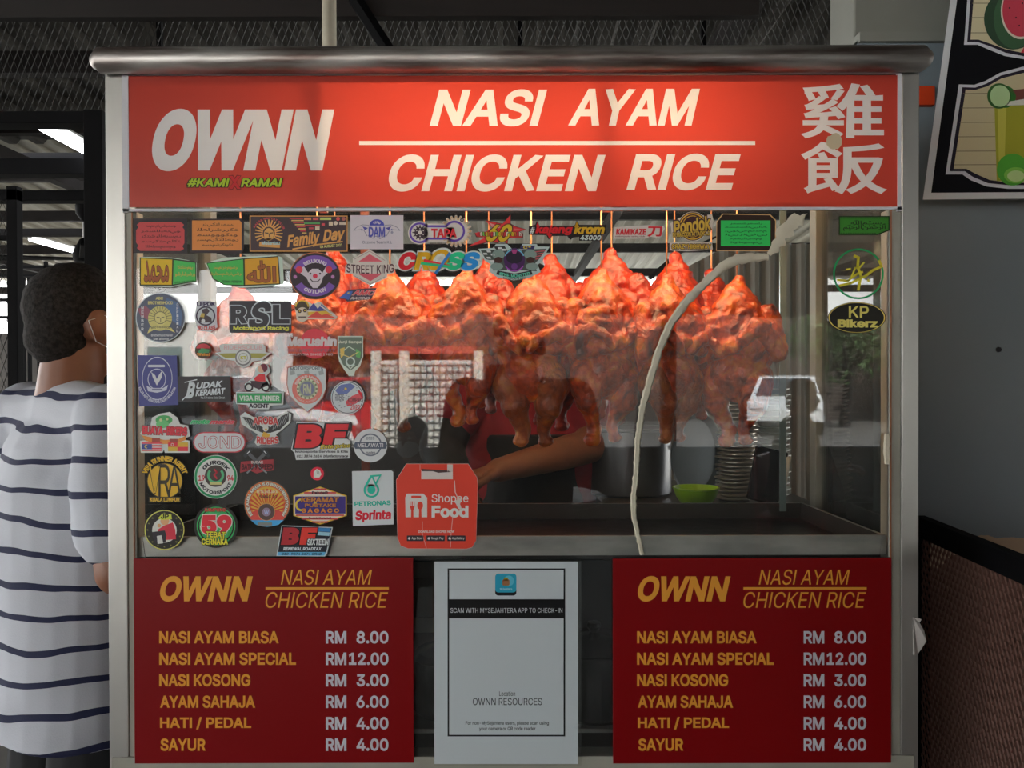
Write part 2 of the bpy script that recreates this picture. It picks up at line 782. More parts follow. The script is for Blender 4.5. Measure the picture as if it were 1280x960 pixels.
mb = MB()
mb.add(*corrugated(-10, 7, -6.0, 4.6, 3.3, 3.05))
tag(mb.build('ceiling', ROOFM), kind='structure')
mb = MB()
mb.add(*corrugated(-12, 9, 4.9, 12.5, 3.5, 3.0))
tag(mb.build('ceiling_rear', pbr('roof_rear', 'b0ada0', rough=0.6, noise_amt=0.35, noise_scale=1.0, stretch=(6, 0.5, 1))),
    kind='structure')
# purlins and rafters
BEAM = pbr('roof_beam', '1c1817', rough=0.75, spec=0.2, noise_amt=0.4, noise_scale=6)
bx = thing('roof_frame', 'dark steel beams and purlins carrying the corrugated roof above the stall', 'roof frame')
for k, y in enumerate((1.9, 2.9, 3.9, 4.75, 6.2, 7.6, 9.2, 10.8, 12.2)):
    mb = MB()
    zz = 2.92 if y < 4.8 else 3.38 - (y - 4.9) * 0.066 - 0.12
    mb.box(-10, 7, y, y + 0.07, zz, zz + 0.11)
    mb.build('purlin', BEAM, bx)
for x in (-6.5, -3.4, 0.9, 4.0):
    mb = MB()
    mb.box(x, x + 0.08, 1.1, 12.4, 2.84, 2.92)
    mb.build('rafter', BEAM, bx)
# added tarpaulin edge, stepped to set where the street reflection starts
mb = MB()
n = 60
for i in range(n):
    xa, xb = -10 + 17 * i / n, -10 + 17 * (i + 1) / n
    base_ = 2.35 if xa < -1.95 else 1.93
    za, zb = base_ + 0.03 * math.sin(i * 1.7), base_ + 0.03 * math.sin((i + 1) * 1.7)
    ya, yb = -6.0 + 0.04 * math.sin(i * 2.1), -6.0 + 0.04 * math.sin((i + 1) * 2.1)
    mb.face([(xa, ya, za), (xb, yb, zb), (xb, yb, 3.3), (xa, ya, 3.3)])
    mb.face([(xa, ya - .01, za), (xa, ya - .01, 3.3), (xb, yb - .01, 3.3), (xb, yb - .01, zb)])
tag(mb.build('reflection_valance', pbr('added_tarp', '3a3d3a', rough=0.7)),
    'added dark tarpaulin edge bounding the street reflection in the glass', 'screen')

# right hand wall, grey paint over brown bare render low down
WALLM = pbr('grey_wall_paint', '7d8890', rough=0.55, noise_amt=0.12, noise_scale=3, bump=0.05, bump_scale=12)
m = WALLM
t = m.node_tree
b = t.nodes['Principled BSDF']
tcn = t.nodes.new('ShaderNodeTexCoord')
sp = t.nodes.new('ShaderNodeSeparateXYZ')
nz = t.nodes.new('ShaderNodeTexNoise')
nz.inputs['Scale'].default_value = 6
nz.inputs['Detail'].default_value = 6
ad = t.nodes.new('ShaderNodeMath')
ad.operation = 'MULTIPLY_ADD'
ad.inputs[1].default_value = 0.16
t.links.new(tcn.outputs['Object'], sp.inputs[0])
t.links.new(tcn.outputs['Object'], nz.inputs['Vector'])
t.links.new(nz.outputs[0], ad.inputs[0])
t.links.new(sp.outputs['Z'], ad.inputs[2])
gt = t.nodes.new('ShaderNodeMath')
gt.operation = 'GREATER_THAN'
zb_ = wz(676, 0.38, 1230) + 0.08
gt.inputs[1].default_value = zb_
t.links.new(ad.outputs[0], gt.inputs[0])
gt2 = t.nodes.new('ShaderNodeMath')
gt2.operation = 'GREATER_THAN'
gt2.inputs[1].default_value = zb_ - 0.045
t.links.new(ad.outputs[0], gt2.inputs[0])
mxa = t.nodes.new('ShaderNodeMixRGB')
mxa.inputs[1].default_value = hexc('6a4c40')
mxa.inputs[2].default_value = hexc('b39a80')
t.links.new(gt2.outputs[0], mxa.inputs[0])
mxb = t.nodes.new('ShaderNodeMixRGB')
old = b.inputs['Base Color'].links[0].from_socket
t.links.new(gt.outputs[0], mxb.inputs[0])
t.links.new(mxa.outputs[0], mxb.inputs[1])
t.links.new(old, mxb.inputs[2])
t.links.new(mxb.outputs[0], b.inputs['Base Color'])
XW = 0.665
ZWT = wz(50, 0.38, 1130)
mb = MB()
mb.box(XW, 3.6, 0.38, 0.52, 0, ZWT)
tag(mb.build('wall_right', WALLM), kind='structure')
mb = MB()
mb.box(XW, 3.6, 0.40, 0.52, ZWT, 3.2, bev=0.004)
mb.box(XW, 3.6, 0.37, 0.40, ZWT - 0.006, ZWT + 0.012)
tag(mb.build('wall_right_upper', pbr('pale_concrete', '8f9088', rough=0.8, noise_amt=0.2, noise_scale=4)), kind='structure')
# small marks on the wall
for (px, py, r) in ((1248, 437, 4.5),):
    mb = MB()
    c = P(px, py, 0.378)
    mb.lathe([(0.0055, 0.0), (0.005, 0.003), (0, 0.004)], seg=7, M=Matrix.Rotation(R(90), 4, 'X'))
    o = mb.build('wall_plug', DARKM, origin=(0, 0, 0))
    o.location = c
    tag(o, 'small dark plug stuck in the grey wall right of the stall', 'plug')
mb = MB()
c0 = P(1158, 121, 0.376)
mb.box(c0.x - .02, c0.x + .012, 0.368, 0.38, c0.z - .018, c0.z + .018)
tag(mb.build('wall_notice', ink('d8441c'), origin=c0), 'small orange red notice on the wall between stall and drinks board', 'notice')

# low wall and houses behind the court
FARW = pbr('far_wall', '4a4643', rough=0.8, noise_amt=0.4, noise_scale=2)
mb = MB()
mb.box(-12, 9, 12.6, 12.8, 0, 2.15)
tag(mb.build('wall_back', FARW), kind='structure')
# dark kitchen partition right behind the cook
mb = MB()
mb.box(-1.5, 1.6, 2.0, 2.06, 0, wz(402, 2.0), bev=0.004)
tag(mb.build('wall_kitchen', pbr('kitchen_partition', '2b2827', rough=0.6, noise_amt=0.4, noise_scale=3)), kind='structure')


# ---- expanded metal
def lattice(mb, O, U, V, nu, nv, w, th, mat=None):
    """diamond expanded metal: zigzag strands, O corner, U and V full spans"""
    O, U, V = Vector(O), Vector(U), Vector(V)
    N = U.cross(V).normalized() * th
    du, dv = U / (2 * nu), V / nv
    ww = V.normalized() * w / 2
    for j in range(nv):
        pts = []
        for i in range(2 * nu + 1):
            s = 0.5 if (i + j) % 2 else -0.5
            pts.append(O + du * i + dv * (j + 0.5 + s * 0.98))
        vs, fs = [], []
        for p in pts:
            vs += [p - ww, p + ww + N * 0.4, p + N]
        for i in range(len(pts) - 1):
            a, b_ = 3 * i, 3 * i + 3
            fs += [(a, b_, b_ + 1, a + 1), (a + 1, b_ + 1, b_ + 2, a + 2), (a + 2, b_ + 2, b_, a)]
        mb.add(vs, fs, mat)


# overhead mesh screen with its frame (behind the stall top)
Ym = 1.0
t_ = thing('mesh_screen', 'black steel frame with diamond mesh above and left of the stall', 'mesh screen')
zt, zb2 = wz(-30, Ym), wz(140, Ym)
mb = MB()
lattice(mb, (-1.75, Ym, zb2), (wx(1066, Ym, 20) + 1.75, 0, 0), (0, 0, zt - zb2 + 0.15), 145, 22, 0.0032, 0.003)
tag(mb.build('mesh', pbr('mesh_steel', '2e2e2c', rough=0.6, metal=0.2), t_), kind='stuff')
mb = MB()
mb.box(-1.9, wx(945, Ym, 20), Ym - .03, Ym - 0.0, wz(26, Ym), wz(-60, Ym))
mb.build('top_board', pbr('dark_board', '1d1614', rough=0.7, noise_amt=0.3, noise_scale=9, stretch=(0.3, 1, 6)), t_)
mb = MB()
mb.box(-1.9, wx(133, Ym, 150), Ym - .02, Ym + .04, wz(155, Ym), wz(140, Ym), bev=0.002)
mb.build('rail', BLACK, t_)
for (a, b2) in ((1064, 1081),):
    mb = MB()
    mb.box(wx(a, Ym, 20), wx(b2, Ym, 20), Ym - .03, Ym + .03, wz(90, Ym), 3.05, bev=0.002)
    mb.build('post', BLACK, t_)
mb = MB()
mb.box(wx(112, Ym, 300), wx(135, Ym, 300), Ym - .03, Ym + .03, 0, wz(140, Ym), bev=0.002)
mb.build('post', BLACK, t_)
for a in (197, 650, 880):
    mb = MB()
    mb.box(wx(a - 3, Ym, 20), wx(a + 3, Ym, 20), Ym + .005, Ym + .02, wz(130, Ym), wz(-30, Ym))
    mb.build('mullion', BLACK, t_)
mb = MB()
mb.tube([(wx(430, Ym, 20), Ym - .05, wz(-20, Ym)), (wx(500, Ym, 20), Ym - .05, wz(90, Ym))], 0.02, seg=6)
mb.build('brace', BLACK, t_)

# white pipe above the stall
mb = MB()
mb.tube([(wx(411.5, .5, 20), .5, wz(90, .5)), (wx(411.5, .5, 20), .5, 3.2)], 0.0145, seg=14)
tag(mb.build('pipe', pbr('cream_pipe', 'c9c2ae', rough=0.4, noise_amt=.2, noise_scale=20), smooth=True),
    'cream vertical pipe rising behind the stall top', 'pipe')

# left inner gate frame with mesh
t_ = thing('mesh_gate', 'black gate frame with diamond mesh at the far left edge', 'gate')
Yg = 1.9
mb = MB()
mb.box(wx(12, Yg, 300), wx(25, Yg, 300), Yg - .02, Yg + .02, 0, wz(232, Yg), bev=0.002)
mb.build('post', BLACK, t_)
mb = MB()
mb.box(-2.9, wx(25, Yg, 300), Yg - .02, Yg + .02, wz(250, Yg), wz(236, Yg), bev=0.002)
mb.build('rail', BLACK, t_)
mb = MB()
mb.box(-2.9, wx(12, Yg, 300), Yg - .01, Yg + .01, wz(299, Yg), wz(293, Yg), bev=0.002)
mb.build('rail', BLACK, t_)
mb = MB()
lattice(mb, (-2.9, Yg, 0.9), (wx(12, Yg, 300) + 2.9, 0, 0), (0, 0, wz(250, Yg) - 0.9), 40, 34, 0.005, 0.003)
tag(mb.build('mesh', pbr('mesh_steel2', '50524f', rough=0.5, metal=0.4), t_), kind='stuff')

# beams further back on the left
for (y, z0, z1, lab) in ((2.6, 249, 236, 'black steel beam crossing behind the lamp at upper left'),
                         (5.2, 293, 284, 'dark red brown beam under the pale far roof at left'),
                         (2.2, 216, 196, 'dark beam just below the bright tube lamp at left')):
    mb = MB()
    mb.box(wx(-90, y), wx(150, y), y, y + .08, wz(z0, y), wz(z1, y), bev=.003)
    tag(mb.build('beam', BEAM if y > 5 else BLACK), lab, 'beam')

# tube lamp on the left
LAMPM = emit('tube_glow', (0.93, 0.95, 1.0), 9.0)


def tube_lamp(a, b, r, lab, body=True):
    a, b = Vector(a), Vector(b)
    t = thing('fluorescent_lamp', lab, 'lamp', a)
    mb = MB()
    mb.tube([a, b], r, seg=12)
    o = mb.build('tube', LAMPM, smooth=True)
    rel(o, t)
    mb = MB()
    off = Vector((0, 0, r * 1.9))
    mb.tube([a + off, b + off], r * 1.1, seg=4)
    mb.tube([a + Vector((0, 0, r * 2.2)), a - (b - a).normalized() * .01], r * 0.9, seg=8)
    mb.tube([b + Vector((0, 0, r * 2.2)), b + (b - a).normalized() * .01], r * 0.9, seg=8)
    o = mb.build('batten', pbr('lamp_white', 'd8d8d4', rough=.4))
    rel(o, t)
    return t


def Pz(px, py, z):
    d = ray(px, py)
    return CAM + d * ((z - CAM.z) / d.z)


tube_lamp(Pz(52, 158, 2.34), Pz(120, 195, 2.34), 0.017, 'bright white tube lamp hanging at upper left beside the stall')
tube_lamp(Pz(38, 299, 2.86), Pz(92, 314, 2.86), 0.022, 'far tube lamp under the pale roof beside the fan')

# ceiling fan
fc = P(105, 300, 3.6)
t_ = thing('ceiling_fan', 'dark ceiling fan hanging half behind the black post', 'fan', (fc.x, fc.y, wz(326, 3.6)))
z0 = wz(326, 3.6)
k = 1 / ppm(3.6)
mb = MB()
mb.lathe([(0, 0), (11 * k, 0), (13 * k, 4 * k), (13 * k, 11 * k), (9 * k, 20 * k), (5 * k, 28 * k), (2 * k, 30 * k), (0, 30 * k)], seg=20)
mb.build('motor', BLACK, t_, smooth=True)
mb = MB()
mb.tube([(0, 0, 28 * k), (0, 0, 52 * k)], 1.6 * k, seg=8)
mb.build('rod', pbr('fan_rod', '9a9a98', rough=.3, metal=.7), t_)
mb = MB()
mb.lathe([(2 * k, 50 * k), (9 * k, 60 * k), (10 * k, 70 * k), (8 * k, 72 * k), (0, 72 * k)], seg=16)
mb.build('canopy', BLACK, t_, smooth=True)
for i in range(3):
    a = R(120 * i + 62)
    mb = MB()
    d, s = Vector((math.cos(a), math.sin(a), 0)), Vector((-math.sin(a), math.cos(a), 0))
    p0, p1 = d * 12 * k, d * 0.55
    zz = Vector((0, 0, 5 * k))
    mb.add([p0 - s * .03 + zz, p0 + s * .03 + zz, p1 + s * .06 + zz * 1.6, p1 - s * .06 + zz * 1.1,
            p0 - s * .03 + zz * .6, p0 + s * .03 + zz * .6, p1 + s * .06 + zz * 1.2, p1 - s * .06 + zz * .7],
           [(0, 1, 2, 3), (7, 6, 5, 4), (0, 4, 5, 1), (1, 5, 6, 2), (2, 6, 7, 3), (3, 7, 4, 0)])
    mb.build('blade', BLACK, t_)

# railing beyond
t_ = thing('railing', 'dark steel railing far behind at left under the roof', 'railing')
for y0, y1 in ((334, 330), (344, 341), (375, 371), (396, 393)):
    mb = MB()
    mb.box(wx(-60, 7), wx(135, 7), 7, 7.04, wz(y0, 7), wz(y1, 7))
    mb.build('bar', BLACK, t_)
for x in (29, 36, 48, 57, 80, 98):
    mb = MB()
    mb.box(wx(x - 1.4, 7), wx(x + 1.4, 7), 7, 7.04, 0, wz(325 if x == 57 else 345, 7))
    mb.build('post', BLACK, t_)

# a few plain houses and trees outside seen through the gap
t_ = thing('shop_building', 'pale low shop house far behind the food court', 'building')
mb = MB()
mb.box(-9, -3.5, 17, 20, 0, 2.1)
mb.build('wall', pbr('far_house', 'a39c8e', rough=.8), t_)
for i in range(5):
    mb = MB()
    mb.box(-8.6 + i * 1.05, -8.0 + i * 1.05, 16.93, 17.0, 0.9, 1.7, bev=.01)
    mb.build('window', DARKM, t_)

# ================================================================== STREET SIDE (seen mirrored in the glass)
ROAD = pbr('road', '484642', rough=0.9, noise_amt=.15, noise_scale=4)
mb = MB()
mb.box(-14, 12, -40, -7.2, 0.0, 0.02)
tag(mb.build('trim_1', ROAD), kind='structure')
WHITEW = pbr('white_house', 'f3f1ea', rough=.8, noise_amt=.1, noise_scale=2)


def V(px, py, L):
    """world point mirrored in the glass: what the glass at (px, py) reflects at depth L in front of it"""
    p = P(px, py, L)
    return Vector((p.x, -L, p.z))


t_ = thing('street_fence', 'white walled fence with wire mesh across the street, reflected in the glass', 'fence')
L = 9.5
xa, xb, zt2, zb3 = wx(470, L), wx(598, L), wz(450, L), wz(590, L)
mb = MB()
mb.box(xa, xb, -L - .1, -L - .04, 0, zt2)
mb.build('wall', WHITEW, t_)
mb = MB()
for i in range(17):
    x = xa + (xb - xa) * i / 16
    mb.box(x - .003, x + .003, -L - .02, -L, 0.1, zt2 - .05)
for i in range(16):
    z = .15 + (zt2 - .2) * i / 15
    mb.box(xa, xb, -L - .03, -L - .015, z - .003, z + .003)
tag(mb.build('wire_mesh', pbr('fence_wire', '55554f', rough=.6), t_), kind='stuff')
for x in (xa, xb, (xa + xb) / 2 - .3):
    mb = MB()
    mb.box(x - .06, x + .06, -L - .06, -L + .06, 0, zt2 + .12, bev=.01)
    mb.build('post', pbr('fence_post', 'c9c4b8', rough=.7), t_)

t_ = thing('white_house', 'white walled house across the street at left, reflected behind the stickers', 'building')
mb = MB()
mb.box(-16, -6.3, -20.4, -20, 0, 3.4)
mb.build('wall', WHITEW, t_)
for i in range(6):
    mb = MB()
    mb.box(-15.4 + i * 1.5, -14.5 + i * 1.5, -20.0, -19.95, .9, 2.2, bev=.01)
    mb.build('window', pbr('house_window', '6c7c7c', rough=.3), t_)
t_ = thing('shop_row', 'pale shop row across the street reflected in the glass', 'building')
mb = MB()
mb.box(-6.2, -0.8, -22.4, -22, 0, 5.0)
mb.build('wall', pbr('shop_wall', '6a463a', rough=.8, noise_amt=.4, noise_scale=1.5), t_)
mb = MB()
mb.box(-0.9, 14, -24.4, -24, 0, 5.2)
mb.build('wall', pbr('shop_wall_dark', '3a322c', rough=.8, noise_amt=.4, noise_scale=1.0), t_)
for i in range(4):
    mb = MB()
    mb.box(-5.9 + i * 1.3, -5.1 + i * 1.3, -22.0, -21.95, .3, 1.9, bev=.01)
    mb.build('shutter', pbr('shutter' + str(i % 3), ('6f3a30', '54605f', '8a8f8c')[i % 3], rough=.6), t_)
mb = MB()
mb.box(-6.2, -1, -21.98, -21.5, 2.05, 2.25)
mb.build('sign_fascia', pbr('fascia', 'a8443a', rough=.6), t_)


def car(name_lab, loc, rz, col, L=4.2, Wd=1.65, H=1.42):
    t = thing('car', name_lab, 'car', loc, rz)
    paint = pbr('car_paint_' + col, col, rough=.25, coat=.6)
    prof = [(-2.08, .35), (-2.1, .62), (-2.0, .8), (-1.2, .9), (-.55, 1.36), (.75, 1.4), (1.45, .98), (2.0, .9), (2.1, .62), (2.06, .35)]
    mb = MB()
    n = len(prof)
    vs = []
    for s in (-1, 1):
        for (x, z) in prof:
            w = Wd / 2 * (0.78 if z > 1.2 else (0.96 if z > .85 else 1.0))
            vs.append((x, s * w, z))
    fs = [tuple(range(n))[::-1], tuple(range(n, 2 * n))]
    for i in range(n):
        j = (i + 1) % n
        fs.append((i, j, n + j, n + i))
    mb.add(vs, fs)
    mb.build('body', paint, t, smooth=25)
    gm = pbr('car_window', '20262a', rough=.08, spec=.8)
    for s in (-1, 1):
        for (a, b) in (((-1.05, -.42, -.42), (.05, .05)), ((.12, .72, 1.2), (0, 0))):
            mb = MB()
            if a[0] < 0:
                q = [(-1.05, .95), (-.5, 1.31), (.04, 1.33), (.04, .95)]
            else:
                q = [(.12, .95), (.12, 1.33), (.7, 1.33), (1.28, .98)]
            y0 = s * Wd / 2
            mb.face([(x, y0 * (.965 if z < 1.2 else .80) + s * .012, z) for x, z in (q if s < 0 else q[::-1])])
            mb.build('window', gm, t)
    mb = MB()
    mb.face([(-1.22, -.68, .93), (-1.22, .68, .93), (-.6, .56, 1.33), (-.6, -.56, 1.33)])
    mb.build('windscreen', gm, t)
    mb = MB()
    mb.face([(1.42, .66, 1.02), (1.42, -.66, 1.02), (.82, -.56, 1.38), (.82, .56, 1.38)])
    mb.build('rear_window', gm, t)
    for x in (-1.3, 1.3):
        for s in (-1, 1):
            mb = MB()
            mb.lathe([(0, -.1), (.2, -.1), (.31, -.08), (.31, .08), (.2, .1), (0, .1)], c=(0, 0, 0), seg=20,
                     M=Matrix.Rotation(R(90), 4, 'X'))
            o = mb.build('wheel', BLACK, t, smooth=True)
            o.location = (x, s * (Wd / 2 - .08), .31)
            mb = MB()
            mb.lathe([(0, -.02), (.17, -.02), (.18, .02), (0, .03)], seg=14, M=Matrix.Rotation(R(90), 4, 'X'))
            h = mb.build('hubcap', pbr('hubcap', 'a8a8a8', rough=.3, metal=.8), o)
            h.location = (0, s * .1, 0)
    for s in (-1, 1):
        mb = MB()
        mb.box(-2.12, -2.05, s * .62 - .16, s * .62 + .16, .62, .76, bev=.02)
        mb.build('headlamp', pbr('headlamp', 'dfe3e6', rough=.15), t)
        mb = MB()
        mb.box(2.04, 2.12, s * .62 - .16, s * .62 + .16, .62, .8, bev=.02)
        mb.build('tail_lamp', pbr('taillamp', 'a01414', rough=.2), t)
    return t


p = V(984, 505, 19.5)
car('silver saloon car parked across the street, reflected at right', (p.x, p.y, .02), R(-70), 'd9dcdd')
p = V(215, 560, 8.6)
car('white hatchback across the street, reflected behind the stickers', (p.x, p.y, .02), R(8), 'eef0f0')
p = V(430, 500, 13.0)
car('red car parked behind the white one across the street', (p.x, p.y - 2, .02), R(5), 'a81a24')

# pillars on the street side
for (x, lab) in ((-3.4, 'dark roof pillar on the street side at left'), (1.35, 'dark roof pillar on the street side at middle'),
                 (4.2, 'dark roof pillar on the street side at right')):
    mb = MB()
    mb.box(x - .06, x + .06, -5.95, -5.83, 0, 3.25, bev=.006)
    tag(mb.build('pillar', BEAM), lab, 'pillar')
# street trees (dark greenery mirrored at right)
LEAF = pbr('leaf_green', '3c5a2a', rough=.7, noise_amt=.4, noise_scale=8)
for (x, y, h, lab) in ((9.0, -21, 3.6, 'leafy tree across the street at right'), (12.5, -22, 4.4, 'larger leafy tree far right across the street')):
    t_ = thing('tree', lab, 'tree', (x, y, 0))
    mb = MB()
    mb.tube([(0, 0, 0), (.1, .05, h * .35), (-.05, 0, h * .6)], [.16, .12, .07], seg=9)
    for k in range(5):
        a = k * 1.26
        mb.tube([(0, 0, h * .35), (math.cos(a) * .7, math.sin(a) * .7, h * .62)], [.07, .03], seg=6)
    mb.build('trunk', BEAM, t_, smooth=True)
    mb = MB()
    rnd = random.Random(int(x * 10))
    for k in range(1500):
        d = Vector((rnd.gauss(0, 1), rnd.gauss(0, 1), rnd.gauss(0, .7)))
        d = d.normalized() * (rnd.random() ** .4) * 1.5
        c = Vector((0, 0, h * .72)) + d
        u = Vector((rnd.gauss(0, 1), rnd.gauss(0, 1), rnd.gauss(0, 1))).normalized() * .12
        v = u.cross(Vector((rnd.gauss(0, 1), rnd.gauss(0, 1), 1))).normalized() * .05
        mb.face([c - u, c + v, c + u, c - v])
    tag(mb.build('foliage', LEAF, t_), kind='stuff')
mb = MB()
mb.box(-10, 4.6, -5.82, -5.74, 0, .80, bev=.01)  # added low wall, hides the sunlit road from the glass
tag(mb.build('wall_reflection_screen', pbr('reflection_screen', '2c2a28', rough=.8)), kind='structure')
# side walls of the court so that light comes from front and back
mb = MB()
mb.box(4.6, 4.7, -5.5, .3, 0, 3.2)
tag(mb.build('wall_side', pbr('side_wall', '45474a', rough=.8)), kind='structure')


# ================================================================== STALL
FR = -0.006   # front skin
zt_post = wz(90)
t_ = stall = thing('food_stall', 'stainless steel and glass food stall cabinet with red signs and stickers', 'food stall', (0, 0, 0))


def spart(mbx, name, mat, smooth=False, parent=None):
    return mbx.build(name, mat, parent or stall, smooth=smooth)


XL, XR = wx(133.5), wx(1149)
YB = 0.34
for (a, b2) in ((XL, wx(158)), (wx(1127), XR)):
    mb = MB()
    mb.box(a, b2, 0.0, 0.036, 0.02, zt_post, bev=.0015)
    spart(mb, 'post', STEEL)
    mb = MB()
    mb.box(a, b2, YB, YB + .032, 0.02, zt_post, bev=.0015)
    spart(mb, 'post', ALU)
# feet
for a in (XL, XR - .03):
    for y in (0, YB):
        mb = MB()
        mb.lathe([(.02, 0), (.02, .012), (.012, .02), (.012, .03)], c=(a + .015, y + .018, 0), seg=14)
        spart(mb, 'foot', BLACK, True)
# inner aluminium frame round the glass: stiles, head, sill
zs0, zs1 = wz(958), wz(945)
for (a, b2) in ((158, 169), (1112, 1127)):
    mb = MB()
    mb.box(wx(a), wx(b2), .002, .03, zs0, wz(262), bev=.001)
    spart(mb, 'stile', ALU)
    q = wx(166) if a == 158 else wx(1114)
    mb = MB()
    mb.box(q - .001, q + .001, .0005, .003, zs0, wz(262))
    spart(mb, 'gasket', pbr('gasket', 'a06a4a', rough=.5))
mb = MB()
mb.box(wx(137), wx(1143), -.002, .03, zs0 - .004, zs1, bev=.001)
spart(mb, 'sill', ALU)
mb = MB()
mb.box(XL, XR, 0.0, .03, .18, zs0 - .012, bev=.001)
spart(mb, 'front_panel', STEELH)
# head rail behind the sign, roof plate
mb = MB()
mb.box(wx(158), wx(1127), .01, .03, wz(106), wz(92), bev=.001)
spart(mb, 'head_rail', STEEL)
for a in (402, 760):
    mb = MB()
    mb.box(wx(a - 5), wx(a + 5), .012, .022, wz(262), wz(100))
    spart(mb, 'batten', STEEL)
mb = MB()
mb.box(XL, XR, 0.0, YB + .03, zt_post, zt_post + .004)
spart(mb, 'roof_plate', pbr('stall_roof', '8c8c88', rough=.35, metal=.8))
# round front edge of the roof: rolled steel tube
mb = MB()
zc = wz(74.5, -.015)
mb.tube([(wx(126, -.015), -.012, zc), (wx(128, -.015), -.015, zc), (wx(1152, -.015), -.015, zc), (wx(1156, -.015), -.012, zc)],
        [.014, .0185, .0185, .014], seg=24)
o = spart(mb, 'rolled_edge', pbr('rolled_steel', (0.5, 0.48, 0.45), rough=.42, metal=.75, noise_amt=.55, noise_scale=5, col2='6a5c56',
                                 stretch=(1.2, 1, 14), rough_var=.12), 60)
# glass panes
mb = MB()
mb.box(wx(168.5), wx(1112.5), 0.004, 0.008, wz(701), wz(255))
spart(mb, 'glass_pane', GLASS)
mb = MB()
mb.box(wx(168.5), wx(1112.5), 0.004, 0.008, wz(946), wz(702))
spart(mb, 'glass_pane', GLASS)
for x in (XL + .012, XR - .014):
    mb = MB()
    mb.box(x, x + .004, .04, YB, wz(690), zt_post - .01)
    spart(mb, 'glass_pane', GLASS_SIDE)
# back sliding pane edge: a vertical bright edge at the right third and inner verticals at left
mb = MB()
mb.box(wx(975, .3, 400), wx(983, .3, 400), .30, .304, wz(640, .3), wz(262, .3))
spart(mb, 'pane_edge', pbr('pane_edge', '9db0ae', rough=.15, metal=.3))
mb = MB()
mb.box(wx(452, .33, 500), wx(462, .33, 500), .325, .335, wz(640, .33), wz(262, .33))
spart(mb, 'upright', pbr('copper_brown', '7a3f30', rough=.5))
# rails for the hooks
for y in (.11, .23):
    mb = MB()
    mb.tube([(XL + .03, y, wz(240, y)), (XR - .03, y, wz(240, y))], .006, seg=10)
    spart(mb, 'hanging_rail', STEEL, True)
# lower cupboard: floor, back, shelf
mb = MB()
mb.box(XL + .01, XR - .01, YB - .004, YB, .18, wz(700, YB))
spart(mb, 'back_panel', pbr('cupboard_back', '3a3330', rough=.6, metal=.2, noise_amt=.4, noise_scale=5))
mb = MB()
mb.box(XL + .01, XR - .01, .04, YB, .86, .866)
spart(mb, 'shelf', STEELH)
for x in (XL, XR - .004):
    mb = MB()
    mb.box(x, x + .004, .036, YB, .18, wz(690, 0))
    spart(mb, 'side_panel', STEELH)
# the deck the tray stands on
zdeck = wz(692, .01) - .004
mb = MB()
mb.box(XL + .004, XR - .004, .035, YB + .03, zdeck - .012, zdeck)
spart(mb, 'deck', pbr('dark_deck', '2a2624', rough=.5))

# tray
t_ = thing('drip_tray', 'long shallow steel drip tray with dark greasy bottom under the chickens', 'tray')
xa, xb, y0, y1 = wx(174, .012, 680), wx(1107, .012, 680), .0105, .325
zr, zb_ = wz(670, .012), zdeck + .001
TRAYM = pbr('tray_steel', (0.72, 0.71, 0.68), rough=.42, metal=.5, noise_amt=.45, noise_scale=7, stretch=(1, 3, 3), bump=.15, bump_scale=20)
GREASE = pbr('tray_grease', '2a1c16', rough=.28, noise_amt=.6, noise_scale=9, bump=.3, bump_scale=35)
xs = .02
xa2, xb2 = wx(300, y1, 640) - .005, wx(1004, y1, 640)
mb = MB()
mi_ = MB()
# front, back and flared side walls
q = [(xa, y0), (xb, y0), (xb2, y1), (xa2, y1)]
for i in range(4):
    (ax, ay), (bx_, by) = q[i], q[(i + 1) % 4]
    d = Vector((bx_ - ax, by - ay, 0)).normalized()
    nrm = Vector((-d.y, d.x, 0)) * .006
    A, B = Vector((ax, ay, 0)), Vector((bx_, by, 0))
    top = Vector((0, 0, zr))
    bot = Vector((0, 0, zb_))
    mb.face([A + top, B + top, B + bot, A + bot][::-1])
    mb.face([A + top, A + top + nrm, B + top + nrm, B + top][::-1])
    (mi_ if i else mb).face([A + top + nrm, A + nrm * 1.6 + bot, B + nrm * 1.6 + bot, B + top + nrm][::-1])
mb.build('rim', TRAYM, t_)
mi_.build('inner_wall', pbr('tray_inner', '4a403a', rough=.4, metal=.3, noise_amt=.5, noise_scale=8), t_)
mb = MB()
mb.face([(xa + .01, y0 + .01, zb_ + .001), (xb - .01, y0 + .01, zb_ + .001), (xb2 - .005, y1 - .01, zb_ + .001), (xa2 + .005, y1 - .01, zb_ + .001)])
mb.build('bottom', GREASE, t_)

